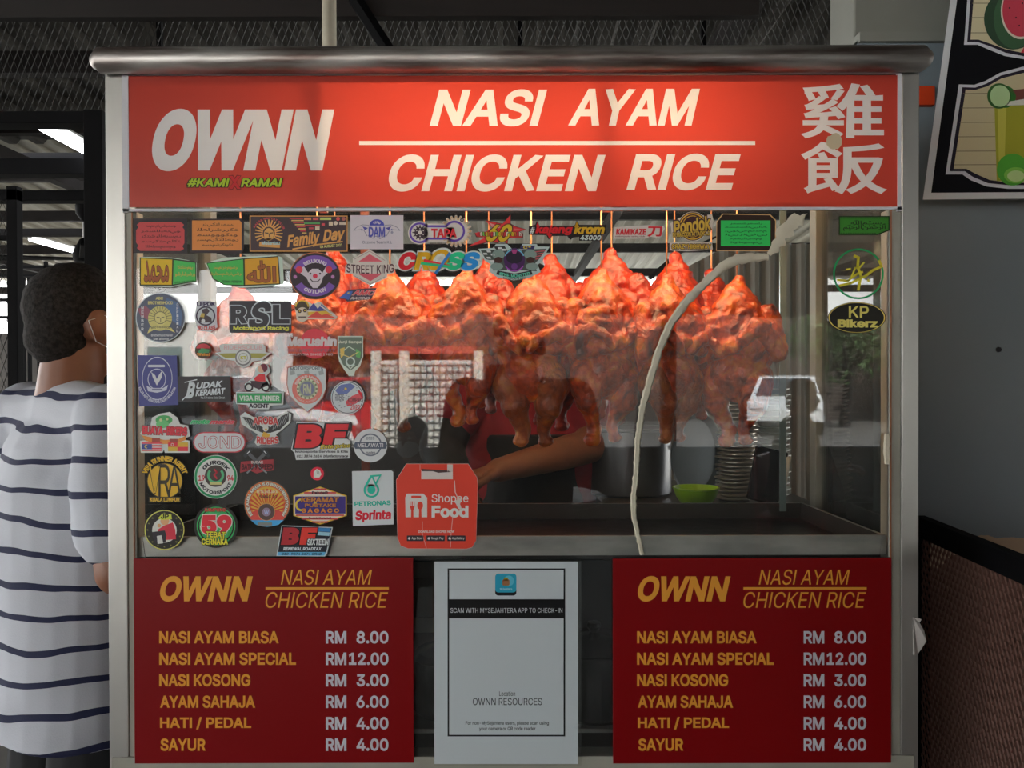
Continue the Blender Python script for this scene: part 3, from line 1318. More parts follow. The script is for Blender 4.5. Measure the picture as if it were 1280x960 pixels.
# ---- lamps inside the hood
HOT = emit('warm_tube_glow', (1.0, 0.66, 0.36), 29.0)
for (xx0, xx1, yy, pyc, lab) in ((440, 650, .15, 165, 'warm tube lamp hidden behind the left half of the red sign'),
                                 (680, 900, .15, 165, 'warm tube lamp hidden behind the right half of the red sign')):
    a = P(xx0, pyc, yy)
    b = P(xx1, pyc, yy)
    t_ = thing('warm_lamp', lab, 'lamp', a)
    mb = MB()
    mb.tube([a, b], .011, seg=12)
    rel(mb.build('tube', HOT, smooth=True), t_)
    mb = MB()
    mb.box(a.x - .02, b.x + .02, yy - .02, yy + .02, a.z + .016, a.z + .04)
    rel(mb.build('housing', pbr('lamp_white', 'd8d8d4')), t_)
HOT2 = emit('heat_lamp_glow', (1.0, 0.62, 0.32), 23.0)
for (xx0, xx1, lab) in ((230, 560, 'heat lamp over the left chickens, hidden behind the sign'), (600, 950, 'heat lamp over the right chickens, hidden behind the sign')):
    a = P(xx0, 248, .045)
    b = P(xx1, 248, .045)
    t_ = thing('heat_lamp', lab, 'lamp', a)
    mb = MB()
    mb.tube([a, b], .008, seg=12)
    rel(mb.build('tube', HOT2, smooth=True), t_)
    mb = MB()
    mb.box(a.x - .02, b.x + .02, .028, .031, a.z - .010, a.z + .013)  # front plate added to keep the tube's light off the sign
    mb.box(a.x - .02, b.x + .02, .028, .065, a.z + .010, a.z + .013)
    rel(mb.build('light_shield', pbr('lamp_shield', (.8, .8, .78), rough=.3, metal=.9)), t_)

# ================================================================== SIGNBOARD


def translucent(name, col, trans=0.5, rough=.25):
    m = bpy.data.materials.new(name)
    m.use_nodes = True
    t = m.node_tree
    t.nodes.remove(t.nodes['Principled BSDF'])
    c = hexc(col) if isinstance(col, str) else col
    d = t.nodes.new('ShaderNodeBsdfDiffuse')
    d.inputs[0].default_value = c
    r = t.nodes.new('ShaderNodeBsdfTranslucent')
    r.inputs[0].default_value = c
    mx = t.nodes.new('ShaderNodeMixShader')
    mx.inputs[0].default_value = trans
    t.links.new(d.outputs[0], mx.inputs[1])
    t.links.new(r.outputs[0], mx.inputs[2])
    g = t.nodes.new('ShaderNodeBsdfGlossy')
    g.inputs['Roughness'].default_value = rough
    fr = t.nodes.new('ShaderNodeFresnel')
    fr.inputs[0].default_value = 1.45
    m2 = t.nodes.new('ShaderNodeMixShader')
    t.links.new(fr.outputs[0], m2.inputs[0])
    t.links.new(mx.outputs[0], m2.inputs[1])
    t.links.new(g.outputs[0], m2.inputs[2])
    t.links.new(m2.outputs[0], t.nodes['Material Output'].inputs[0])
    return m


SIGNRED = translucent('sign_red_film', 'd24c3e', .36)
SIGNEDGE = pbr('sign_edge', 'dcdce2', rough=.4)
SIGNWHITE = translucent('sign_white_film', 'fafafa', .30)


YS = -0.004
WORDS = [('OWNN', (190, 136, 418, 214), .046, .26), ('NASI', (537, 111.5, 684, 158), .026, .25), ('AYAM', (710, 111, 875, 157), .026, .25),
         ('CHICKEN', (486, 193, 757, 239.5), .026, .25), ('RICE', (783, 192, 926, 238), .026, .25),
         ('雞', (1001, 104, 1105, 173), .015, 0), ('飯', (1001, 177, 1109, 243), .015, 0)]


t_ = thing('signboard', 'long red backlit signboard with white lettering across the top of the stall', 'signboard')
# cut the words out of the film: one constrained triangulation, split into film and letter triangles
rings = []
for (s_, box, bold, shear) in WORDS:
    x, rr = 0.0, []
    for ch in s_:
        rr += [[(px + x, py) for px, py in q] for q in grow(text_rings(ch, 7), bold)]
        x += advance(ch)
    rr = [[(a_ + b_ * shear, b_) for a_, b_ in q] for q in rr]
    al = [p for q in rr for p in q]
    mx0, mx1 = min(v[0] for v in al), max(v[0] for v in al)
    my0, my1 = min(v[1] for v in al), max(v[1] for v in al)
    rings += [[(box[0] + (a_ - mx0) / (mx1 - mx0) * (box[2] - box[0]), box[3] - (b_ - my0) / (my1 - my0) * (box[3] - box[1])) for a_, b_ in q] for q in rr]
rings.append([(449, 181.3), (944, 181.3), (944, 176.2), (449, 176.2)])
ov, f_in, f_out = triangulate(rings, [[(160, 95), (1122, 94), (1122, 258.5), (160, 259)]])
art = Art(Y=YS)
wv = [art.map(v[0], v[1], 0) for v in ov]


def facing(f):
    a, b, c = wv[f[0]], wv[f[1]], wv[f[2]]
    return f if (b - a).cross(c - a).y < 0 else f[::-1]


for nm, mt, tris in (('red_film', SIGNRED, f_out), ('lettering', SIGNWHITE, f_in)):
    mbf = MB()
    mbf.add(wv, [facing(f) for f in tris], mt)
    o = mbf.build(nm)
    bm = bmesh.new()
    bm.from_mesh(o.data)
    bmesh.ops.delete(bm, geom=[v for v in bm.verts if not v.link_faces], context='VERTS')
    bm.to_mesh(o.data)
    bm.free()
    rel(o, t_)
mb = MB()
a0 = Art(Y=YS)
for (x0, y0, x1, y1) in ((153.5, 89.5, 160.5, 265), (1121.5, 87.5, 1127, 264)):
    A, B = P(x0, y1, YS), P(x1, y0, YS)
    mb.box(A.x, B.x, YS - .001, YS + .004, A.z, B.z, SIGNEDGE)
for (x0, y0, x1, y1) in ((153.5, 88.5, 1127, 94.5), (153.5, 258.5, 1127, 264.5)):
    A, B = P(x0, y1, YS), P(x1, y0, YS)
    mb.box(A.x, B.x, YS - .001, YS + .004, A.z, B.z, SIGNEDGE)
rel(mb.build('border'), t_)
art = Art(Y=YS - .0004)
art.text('#KAMI', 234, 223, 287, 233.5, 'b6cf2e', 1, .04, .2, out=('20240c', .07))
art.text('RAMAI', 301, 223, 353, 233.5, 'b6cf2e', 1, .04, .2, out=('20240c', .07))
art.text('X', 286, 219.5, 301, 236.5, 'd4282c', 2, .07, .0, out=('5c1010', .04))
rel(art.mb.build('slogan'), t_)
# filler patch and scratches on the sign
art = Art(Y=YS - .001)
rnd = random.Random(3)
art.poly([(1043 + (10 + rnd.uniform(-1.5, 1.5)) * math.cos(a * PI / 9), 177 + (10 + rnd.uniform(-1.5, 1.5)) * math.sin(a * PI / 9)) for a in range(18)], 'd8c8a8', 0)
rel(art.mb.build('filler_patch'), t_)


# ================================================================== MENU BOARDS
def menu_board(dx, label):
    t = thing('menu_board', label, 'menu board', P(343 + dx, 825, -.002))
    Yb = -.0015
    A, B = P(169 + dx, 954, Yb), P(516.5 + dx, 697, Yb)
    RED = pbr('menu_red', '820006', rough=.38, spec=.25)
    mb = MB()
    mb.box(A.x, B.x, Yb - .0015, Yb + .003, A.z, B.z, bev=.0005)
    rel(mb.build('panel', RED), t)
    a = Art(Y=Yb - .0016)
    O, Wc = 'f4a83c', 'd4d4dc'
    a.text('OWNN', 200 + dx, 720, 316 + dx, 752, O, 1, .045, .24)
    a.text('NASI AYAM', 351 + dx, 712, 465 + dx, 731, O, 1, .0, .22)
    a.rect(332 + dx, 734, 486 + dx, 737, O, 1)
    a.text('CHICKEN RICE', 332 + dx, 740, 485 + dx, 760, O, 1, .0, .22)
    rows = [('NASI AYAM BIASA', 199, 348.5, '8.00'), ('NASI AYAM SPECIAL', 199, 370, '12.00'), ('NASI KOSONG', 199, 313, '3.00'),
            ('AYAM SAHAJA', 200, 319, '6.00'), ('HATI / PEDAL', 200, 314, '4.00'), ('SAYUR', 200.5, 257, '4.00')]
    for i, (s, x0, x1, pr) in enumerate(rows):
        y0 = 788.8 + i * 26.85
        a.text(s, x0 + dx, y0, x1 + dx, y0 + 15.6, O, 1, .036)
        a.text('RM', 407.3 + dx, y0, 433 + dx, y0 + 15.6, Wc, 1, .036)
        a.text(pr, (436 if len(pr) > 4 else 445.6) + dx, y0, 485.5 + dx, y0 + 15.6, Wc, 1, .036)
    rel(a.mb.build('lettering'), t)
    return t


menu_board(0, 'red price menu board at the lower left of the stall')
menu_board(597.3, 'red price menu board at the lower right of the stall')

# check-in sheet (code left out)
t_ = thing('check_in_sheet', 'laminated white notice sheet between the two red menu boards', 'notice', P(633, 830, -.002))
a = Art(Y=-.0025)
a.rect(543, 702, 722.5, 955, 'ccd5da', 0)
a.rect(559.5, 710.5, 706.5, 920.5, '15181c', 1)
a.rect(561.5, 712.5, 704.5, 918.5, 'ccd5da', 2)
a.rect(561, 749, 705, 773, '0c0d10', 3)
a.text('SCAN WITH MYSEJAHTERA APP TO CHECK-IN', 563, 760, 703, 766, 'd8dde0', 4, .004)
a.text('Location', 624, 864, 644, 870, '3a4048', 3, .01)
a.text('OWNN RESOURCES', 591, 872.5, 677.5, 881.5, '2c3138', 3, .004)
a.text('For non-MySejahtera users, please scan using', 582, 901.5, 686, 907, '2c3138', 3, .02)
a.text('your camera or QR code reader', 599, 908.5, 669.5, 914, '2c3138', 3, .02)
a.rect(619, 717, 645.5, 744.5, '0c1016', 3, r=4)
a.rect(619, 717, 645.5, 740.5, '2aa8c8', 4, r=4)
a.circ(636, 726, 6.5, '62c4da', 5)
a.rect(628, 724, 637, 732, 'b07a50', 6, r=2)
a.rect(630, 722, 635, 726, 'd8c040', 6)
a.text('MySejahtera', 625, 735, 640, 737.5, 'c8ecf4', 5, .02)
rel(a.mb.build('paper'), t_)
mb = MB()
A, B = P(542, 957, -.002), P(726.5, 700.5, -.002)
mb.box(A.x, B.x, -.0022, -.0012, A.z, B.z)
rel(mb.build('laminate', GLASS_SIDE), t_)

# ================================================================== ROAST CHICKENS
def chicken_mat(name, c1, c2, c3):
    m = bpy.data.materials.new(name)
    m.use_nodes = True
    t = m.node_tree
    b = t.nodes['Principled BSDF']
    b.inputs['Roughness'].default_value = .3
    b.inputs['Specular IOR Level'].default_value = .6
    b.inputs['Coat Weight'].default_value = .35
    b.inputs['Coat Roughness'].default_value = .22
    b.inputs['Subsurface Weight'].default_value = .12
    b.inputs['Subsurface Radius'].default_value = (.012, .004, .002)
    b.inputs['Subsurface Scale'].default_value = .5
    tcn = t.nodes.new('ShaderNodeTexCoord')
    n = t.nodes.new('ShaderNodeTexNoise')
    n.inputs['Scale'].default_value = 34
    n.inputs['Detail'].default_value = 6
    n.inputs['Distortion'].default_value = .6
    r = t.nodes.new('ShaderNodeValToRGB')
    e = r.color_ramp.elements
    e[0].position, e[0].color = .3, hexc(c1)
    e[1].position, e[1].color = .72, hexc(c3)
    k = e.new(.5)
    k.color = hexc(c2)
    t.links.new(tcn.outputs['Object'], n.inputs['Vector'])
    t.links.new(n.outputs[0], r.inputs[0])
    t.links.new(r.outputs[0], b.inputs['Base Color'])
    n2 = t.nodes.new('ShaderNodeTexNoise')
    n2.inputs['Scale'].default_value = 85
    n2.inputs['Detail'].default_value = 5
    n2.inputs['Distortion'].default_value = 1.5
    bp = t.nodes.new('ShaderNodeBump')
    bp.inputs['Strength'].default_value = .9
    bp.inputs['Distance'].default_value = .004
    t.links.new(tcn.outputs['Object'], n2.inputs['Vector'])
    t.links.new(n2.outputs[0], bp.inputs['Height'])
    t.links.new(bp.outputs[0], b.inputs['Normal'])
    return m


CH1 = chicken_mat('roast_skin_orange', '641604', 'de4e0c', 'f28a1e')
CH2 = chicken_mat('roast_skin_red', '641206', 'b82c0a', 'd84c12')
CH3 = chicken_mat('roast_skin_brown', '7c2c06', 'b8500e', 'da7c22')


def wrinkle(seed, amp=.0032):
    off = Vector((seed * 3.1, seed * 1.7, seed * .9))

    def f(p):
        q = Vector((p.x, p.y, p.z * .8))
        w = noise.noise(q * 30 + off)
        fold = 1 - abs(noise.noise(Vector((q.x * 44 + q.z * 22, q.y * 30, q.z * 40 - q.x * 14)) + off * 2 + Vector((w, w, w)) * .8)) * 2
        up = min(1.0, max(0.25, (p.z + .20) / .1)) * min(1, max(.25, (-.01 - p.z) / .03))
        return (fold - .4) * amp * up + w * .0045 + noise.noise(q * 110 + off) * .0018
    return f


def make_chicken(seed, upper, lower):
    rn = random.Random(seed)
    t = thing('roast_chicken', 'roast chicken', 'roast chicken')
    j = lambda a: rn.uniform(-a, a)
    q1 = 1 if rn.random() < .5 else -1
    mb = MB()
    mb.cap([(j(.004), 0, .002), (j(.004), -.002, -.014)], [.010, .014])
    mb.cap([(0, -.002, -.012), (j(.004), 0, -.034), (0, 0, -.056)], [.015, .031, .046])
    mb.ell((0, 0, -.068), (.060, .046, .034))
    mb.ell((q1 * .020, -.024, -.078 + j(.004)), (.042, .034, .034))
    mb.ell((-q1 * .024, -.012, -.092), (.040, .038, .044))
    mb.ell((0, .006, -.108), (.057, .044, .05))
    mb.ell((j(.006), -.004, -.146), (.055, .046, .040))
    # loose folds of skin
    mb.cap([(-q1 * .052, -.028, -.075 + j(.01)), (0, -.052, -.098 + j(.006)), (q1 * .056, -.030, -.112 + j(.01))], [.010, .012, .010])
    mb.cap([(-.030, -.028, -.040), (0, -.036, -.052), (.034, -.024, -.046)], [.008, .010, .008])
    blob(mb, 'body', upper, t, voxel=.0028, smooth=2, disp=wrinkle(seed, .0048))
    for s in (-1, 1):
        mb = MB()
        a = Vector((s * .050, -.004, -.056 + j(.004)))
        b_ = Vector((s * (.066 + j(.004)), -.018, -.104 + j(.008)))
        c = Vector((s * (.050 + j(.006)), -.046, -.076 + j(.008)))
        d = Vector((s * (.020 + j(.006)), -.060, -.096 + j(.006)))
        mb.cap([a, b_], [.021, .018])
        mb.cap([b_, c], [.017, .014])
        mb.cap([c, d, d + Vector((-s * .010, .002, -.012))], [.013, .010, .006])
        blob(mb, 'wing', upper, t, voxel=.0026, smooth=2, disp=wrinkle(seed + s * 7, .0028))
    for s in (-1, 1):
        mb = MB()
        hip = Vector((s * .032, -.012, -.158))
        kn = Vector((s * (.030 + j(.006)), -.020 + j(.006), -.186))
        an = Vector((s * (.018 + j(.012)), -.004 + j(.01), -.226 + j(.008)))
        mb.ell(hip, (.031, .034, .036))
        mb.cap([hip, kn, (kn + an) / 2, an], [.029, .024, .015, .010])
        mb.cap([an, an + Vector((s * .003, 0, -.014))], [.012, .010])
        mb.ell(an + Vector((s * .004, -.002, -.018)), (.014, .010, .009))
        blob(mb, 'leg', lower, t, voxel=.0026, smooth=2, disp=wrinkle(seed + s * 5, .0016))
    return t


protos = [make_chicken(11, CH1, CH3), make_chicken(23, CH1, CH1), make_chicken(37, CH2, CH2)]


def make_hook():
    t = thing('hook', 'hook', 'hook')
    mb = MB()
    mb.tube([(0, .0, .0), (0, .012, .010), (0, .014, .0), (0, .010, -.012), (0, .0, -.014), (0, -.006, -.008)][::-1], .0013, seg=6)
    mb.tube([(0, 0, 0), (0, 0, .30)], .0014, seg=6)
    o = mb.build('wire', pbr('hook_wire', 'b87a58', rough=.3, metal=.8), t)
    return t


hook0 = make_hook()
# (px of neck, py of neck top, depth, prototype, turn, scale, label)
CHS = [
    (487, 343, .11, 0, 12, 1.0, 'bright orange roast chicken hanging below the white hexagon sticker'),
    (583, 341, .11, 1, -20, .96, 'bright orange roast chicken hanging under the multicolour lettering sticker'),
    (664, 347, .10, 0, -8, 1.06, 'large orange roast chicken in front of the red shirted cook'),
    (752, 344, .11, 1, 25, 1.06, 'orange roast chicken hanging under the small red flame sticker'),
    (834, 352, .11, 0, 28, 1.02, 'orange roast chicken crossed by the curved cream sealant strip'),
    (922, 352, .12, 1, -30, 1.04, 'rightmost roast chicken hanging beside the right pane edge'),
    (396, 352, .12, 1, 15, .98, 'roast chicken hanging behind the round purple and black sticker'),
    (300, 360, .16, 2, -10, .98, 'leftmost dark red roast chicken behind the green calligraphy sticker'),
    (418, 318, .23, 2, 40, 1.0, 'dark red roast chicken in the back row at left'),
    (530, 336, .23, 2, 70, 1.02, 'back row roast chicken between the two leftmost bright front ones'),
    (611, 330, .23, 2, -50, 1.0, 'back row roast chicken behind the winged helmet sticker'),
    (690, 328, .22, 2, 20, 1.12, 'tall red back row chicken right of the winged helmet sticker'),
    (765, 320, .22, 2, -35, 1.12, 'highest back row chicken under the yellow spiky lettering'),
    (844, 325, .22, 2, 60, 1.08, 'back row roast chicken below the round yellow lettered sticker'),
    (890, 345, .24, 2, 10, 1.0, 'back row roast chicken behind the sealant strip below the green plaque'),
]
CHL = {6: 'roast chicken hanging behind the round purple and black sticker', 12: 'highest roast chicken, red, in the back row right of middle'}
nused = {0: 0, 1: 0, 2: 0}
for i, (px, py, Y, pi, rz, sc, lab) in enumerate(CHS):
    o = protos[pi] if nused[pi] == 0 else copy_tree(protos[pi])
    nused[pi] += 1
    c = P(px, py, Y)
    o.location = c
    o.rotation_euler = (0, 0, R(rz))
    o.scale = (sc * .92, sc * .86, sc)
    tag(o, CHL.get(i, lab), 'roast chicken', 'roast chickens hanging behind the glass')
    h = hook0 if i == 0 else copy_tree(hook0)
    h.location = c + Vector((0, .004, .004))
    zt_ = wz(238, Y) - c.z
    h.scale = (1, 1, zt_ / .30)
    tag(h, 'wire hook holding the ' + ' '.join(CHL.get(i, lab).split()[:11]), 'hook', 'wire hooks over the chickens')

# ================================================================== KITCHEN THINGS BEHIND
ztab = wz(640, .42)
t_ = thing('work_table', 'steel work table behind the stall carrying the pot and bowls', 'table', (0, .5, 0))
mb = MB()
mb.box(-.60, .64, .395, .54, ztab - .03, ztab, bev=.003)
mb.box(.19, .64, .54, .92, ztab - .03, ztab, bev=.003)
rel(mb.build('top', pbr('dark_counter', '3c3834', rough=.35, metal=.4)), t_)
for (x, y) in ((-.58, .41), (-.58, .52), (.60, .41), (.60, .88), (.22, .88)):
    mb = MB()
    mb.tube([(x, y, 0), (x, y, ztab - .03)], .015, seg=10)
    rel(mb.build('leg', STEEL), t_)
POTM = pbr('pot_steel', (.10, .10, .11), rough=.3, metal=.7, noise_amt=.4, noise_scale=6)


def at(px, Y, z=None):
    p = P(px, 600, Y)
    return Vector((p.x, Y, ztab if z is None else z))


c = at(786, .68)
t_ = thing('stock_pot', 'large dark steel cooking pot behind the middle of the glass', 'pot', c)
k = 1 / ppm(.62)
hh = wz(540, .62) - ztab
mb = MB()
mb.lathe([(50 * k, 0), (54 * k, .006), (54 * k, hh), (57 * k, hh + .003), (57 * k, hh + .007), (52 * k, hh + .007), (52 * k, .01), (0, .01)], seg=40)
mb.build('body', POTM, t_, smooth=30)
for s in (-1, 1):
    mb = MB()
    mb.tube([(s * 54 * k, -.03, hh * .72), (s * 70 * k, -.024, hh * .74), (s * 70 * k, .024, hh * .74), (s * 54 * k, .03, hh * .72)], .004, seg=8)
    mb.build('handle', STEEL, t_, smooth=True)
mb = MB()
mb.lathe([(51 * k, hh - .015), (0, hh - .013)], seg=30)
mb.build('broth', pbr('broth', '4a2a12', rough=.1), t_)

# round tray leaning
c = P(868, 612, .60)
t_ = thing('round_tray', 'round grey metal tray leaning upright right of the big pot', 'tray', (c.x, c.y, ztab + .001))
rr = 53 / ppm(.60)
Mx = Matrix.Translation((0, 0, rr * 1.0)) @ Matrix.Rotation(R(8), 4, 'Y') @ Matrix.Rotation(R(42), 4, 'Z') @ Matrix.Rotation(R(84), 4, 'X')
mb = MB()
mb.lathe([(0, 0), (rr * .86, 0), (rr, .010), (rr * 1.02, .010), (rr * .88, -.003), (0, -.003)], seg=40, M=Mx)
mb.build('dish', pbr('tray_grey', (.07, .095, .11), rough=.6, metal=0.0, spec=.25, noise_amt=.3, noise_scale=7), t_, smooth=30)

# green bowl
c = at(870, .47)
t_ = thing('green_bowl', 'green plastic bowl standing behind the tray rim', 'bowl', c)
k = 1 / ppm(.45)
mb = MB()
mb.lathe([(0, .002), (14 * k, 0), (16 * k, 2 * k), (25 * k, 14 * k), (28.5 * k, 24 * k), (29.5 * k, 24.5 * k), (29.5 * k, 26 * k), (27.5 * k, 26 * k), (24 * k, 15 * k),
          (14 * k, 5 * k), (0, 4 * k)], seg=36)
o = mb.build('bowl', pbr('green_plastic', '8ab82a', rough=.35), t_, smooth=40)
t_['label'] = 'green plastic bowl standing behind the tray rim'

# stack of steel plates
def ORD(i):
    n1 = ['', 'first', 'second', 'third', 'fourth', 'fifth', 'sixth', 'seventh', 'eighth', 'ninth', 'tenth', 'eleventh', 'twelfth', 'thirteenth',
          'fourteenth', 'fifteenth', 'sixteenth', 'seventeenth', 'eighteenth', 'nineteenth']
    i += 1
    if i < 20:
        return n1[i]
    return {20: 'twentieth', 30: 'thirtieth'}.get(i, {2: 'twenty', 3: 'thirty'}[i // 10] + '-' + n1[i % 10])


pl0 = None
PLM = pbr('plate_steel', (.55, .5, .44), rough=.28, metal=.85)
base = at(918, .56)
nP = 32
kk = 1 / ppm(.56)
for i in range(nP):
    if pl0 is None:
        mb = MB()
        mb.lathe([(0, .0), (17 * kk, 0), (23 * kk, 3.2 * kk), (24.5 * kk, 3.4 * kk), (24.5 * kk, 4.2 * kk), (22 * kk, 4.0 * kk), (16 * kk, 1.2 * kk), (0, 1.0 * kk)], seg=26)
        pl0 = mb.build('plate', PLM, smooth=30)
        o = pl0
    else:
        o = pl0.copy()
        COL.objects.link(o)
    u = i / (nP - 1)
    o.location = base + Vector((.003 * math.sin(i * 2.3) + .012 * u, .002 * math.cos(i * 3.1), .001 + i * 5.05 * kk))
    o.rotation_euler = (0, 0, i)
    tag(o, ORD(nP - 1 - i) + ' steel plate from the top of the tall stack', 'plate', 'steel plates in the tall stack')
c0 = None
CUPM = pbr('clear_tub', 'b8bcb6', rough=.25, spec=.6)
base = at(966, .60)
for i in range(20):
    if c0 is None:
        mb = MB()
        mb.lathe([(0, 0), (15 * kk, 0), (20 * kk, 5.4 * kk), (21.5 * kk, 5.6 * kk), (21.5 * kk, 6.2 * kk), (19.5 * kk, 6.0 * kk), (14 * kk, 1 * kk), (0, 1 * kk)], seg=24)
        c0 = mb.build('food_tub', CUPM, smooth=30)
        o = c0
    else:
        o = c0.copy()
        COL.objects.link(o)
    o.location = base + Vector((.002 * math.sin(i * 1.9), 0, .001 + i * 7.0 * kk))
    tag(o, ORD(19 - i) + ' pale plastic tub from the top of the tub stack', 'tub', 'pale tubs stacked right of the plates')
# black tray leaning
c = P(952, 636, .47)
t_ = thing('black_tray', 'black rectangular tray with pale edge leaning before the plate stack', 'tray', (c.x, .47, ztab + .001))
k = 1 / ppm(.47)
Mx = Matrix.Rotation(R(-14), 4, 'X') @ Matrix.Rotation(R(14), 4, 'Y')
mb = MB()
mb.box(-20 * k, 22 * k, 0, .008, 6 * k, 76 * k, bev=.0035, M=Mx)
mb.build('panel', pbr('black_plastic', '15171c', rough=.18, spec=.7), t_)
mb = MB()
mb.box(20 * k, 25 * k, -.008, .008, 5 * k, 70 * k, bev=.002, M=Mx)
mb.build('edge', pbr('tray_edge', 'b0aca0', rough=.3), t_, smooth=False)
# foil packet
mb = MB()
rn = random.Random(5)
cc = at(944, .425)
pts = [Vector((rn.uniform(-.024, .024), rn.uniform(-.01, .01), rn.uniform(0, .018))) for _ in range(26)]
bm = bmesh.new()
for p in pts:
    bm.verts.new(p)
bmesh.ops.convex_hull(bm, input=bm.verts[:])
me = bpy.data.meshes.new('foil_packet')
bm.to_mesh(me)
bm.free()
me.materials.append(pbr('foil', (.8, .8, .8), rough=.25, metal=1))
o = bpy.data.objects.new('foil_packet', me)
COL.objects.link(o)
o.location = cc
tag(o, 'crumpled silver foil packet behind the tray rim at right', 'foil')
# chopping block with knife and scraps
c = at(560, .455)
t_ = thing('chopping_block', 'round dark wooden chopping block under the cook\'s hands', 'chopping block', c)
mb = MB()
mb.lathe([(.066, 0), (.07, .004), (.07, .018), (.066, .022), (0, .022)], seg=32)
mb.build('block', pbr('block_wood', '4a3020', rough=.7, noise_amt=.4, noise_scale=30), t_)
# grey metal sheet behind at right, leaning bracket
mb = MB()
Yp = 1.35
g0, g1 = wx(838, Yp, 350), wx(1030, Yp, 350)
n = 40
for i in range(n):
    xa_, xb_ = g0 + (g1 - g0) * i / n, g0 + (g1 - g0) * (i + 1) / n
    d0 = .012 if i % 4 < 2 else 0
    d1 = .012 if (i + 1) % 4 < 2 else 0
    zt1 = wz(345 - 40 * min(1, i / 16), Yp)
    zt2 = wz(345 - 40 * min(1, (i + 1) / 16), Yp)
    mb.face([(xa_, Yp + d0, 0), (xb_, Yp + d1, 0), (xb_, Yp + d1, zt2), (xa_, Yp + d0, zt1)])
tag(mb.build('metal_sheet', pbr('grey_sheet', '8c8c84', rough=.5, noise_amt=.25, noise_scale=6, stretch=(4, 1, .4))),
    'grey corrugated metal sheet standing behind the right hand chickens', 'metal sheet')
mb = MB()
A, B = P(812, 348, 1.345), P(846, 318, 1.345)
mb.tube([A, B], .008, seg=6)
mb.tube([B, (B.x, B.y, B.z - .05)], .012, seg=6)
mb.tube([B, P(905, 292, 1.345)], .004, seg=6)
tag(mb.build('bracket', DARKM), 'thin dark diagonal bracket above the right hand chickens', 'bracket')

# things inside the lower cupboard
c = P(527, 770, .20)
t_ = thing('carton', 'brown cardboard carton in the cupboard left of the notice', 'carton', (c.x, .22, .866))
mb = MB()
mb.box(-.09, .05, -.06, .06, 0, wz(722, .16) - .866, bev=.002)
mb.build('box', pbr('cardboard', '8a6448', rough=.8, noise_amt=.2, noise_scale=10), t_)
mb = MB()
mb.box(-.09, .05, -.0612, -.0605, .11, .135)
mb.build('tape', pbr('carton_tape', 'b89468', rough=.4), t_)
for (px, lab, r, h) in ((560, 'black lidded pot in the cupboard beside the carton', .055, .085), (742, 'dark pot in the cupboard right of the notice', .07, .10)):
    t_ = thing('pot', lab, 'pot', (wx(px, .12, 800), .115, .866))
    mb = MB()
    mb.lathe([(r * .92, 0), (r, .006), (r, h), (r * 1.04, h + .003), (r * .9, h + .012), (r * .2, h + .024), (0, h + .024)], seg=30)
    mb.build('body', pbr('black_enamel', '101114', rough=.2, spec=.7), t_, smooth=30)
    mb = MB()
    mb.lathe([(.006, h + .024), (.012, h + .034), (.01, h + .04), (0, h + .042)], seg=14)
    mb.build('lid_knob', BLACK, t_, smooth=True)

# ================================================================== SEALANT, PEELED TAPE
SEAL = pbr('old_sealant', 'dcd4be', rough=.7, bump=.4, bump_scale=60, noise_amt=.15, noise_scale=25)
Ys = -.0008


def strip(name, pts, lab, cat, th=.0035, mat=SEAL, jag=0.8, seed=1):
    """raised irregular bead following pixel points (x, y, width)"""
    rn = random.Random(seed)
    fine = []
    for (a, b) in zip(pts[:-1], pts[1:]):
        n = max(2, int(math.hypot(b[0] - a[0], b[1] - a[1]) / 4))
        for i in range(n):
            u = i / n
            fine.append([a[k] + (b[k] - a[k]) * u for k in range(3)])
    fine.append(list(pts[-1]))
    mbx = MB()
    rows = []
    for i, (x, y, w) in enumerate(fine):
        p, q = fine[max(0, i - 1)], fine[min(len(fine) - 1, i + 1)]
        dx, dy = q[0] - p[0], q[1] - p[1]
        L = math.hypot(dx, dy) or 1
        nx, ny = -dy / L, dx / L
        wl, wr = w / 2 + rn.uniform(-jag, jag), w / 2 + rn.uniform(-jag, jag)
        base_a = P(x + nx * wl, y + ny * wl, Ys)
        base_b = P(x - nx * wr, y - ny * wr, Ys)
        ta = P(x + nx * wl * .6, y + ny * wl * .6, Ys) + Vector((0, -th, 0))
        tb = P(x - nx * wr * .6, y - ny * wr * .6, Ys) + Vector((0, -th, 0))
        rows.append((base_a, ta, tb, base_b))
    og = rows[len(rows) // 2][0]
    vs = [v for r_ in rows for v in r_]
    fs = []
    for i in range(len(rows) - 1):
        for k_ in range(3):
            fs.append((i * 4 + k_, i * 4 + k_ + 1, (i + 1) * 4 + k_ + 1, (i + 1) * 4 + k_))
        fs.append((i * 4 + 3, i * 4, (i + 1) * 4, (i + 1) * 4 + 3))
    fs.append((0, 1, 2, 3))
    m_ = len(rows) - 1
    fs.append((m_ * 4 + 3, m_ * 4 + 2, m_ * 4 + 1, m_ * 4))
    mbx.add(vs, fs)
    return tag(mbx.build(name, mat, smooth=50, origin=og), lab, cat)


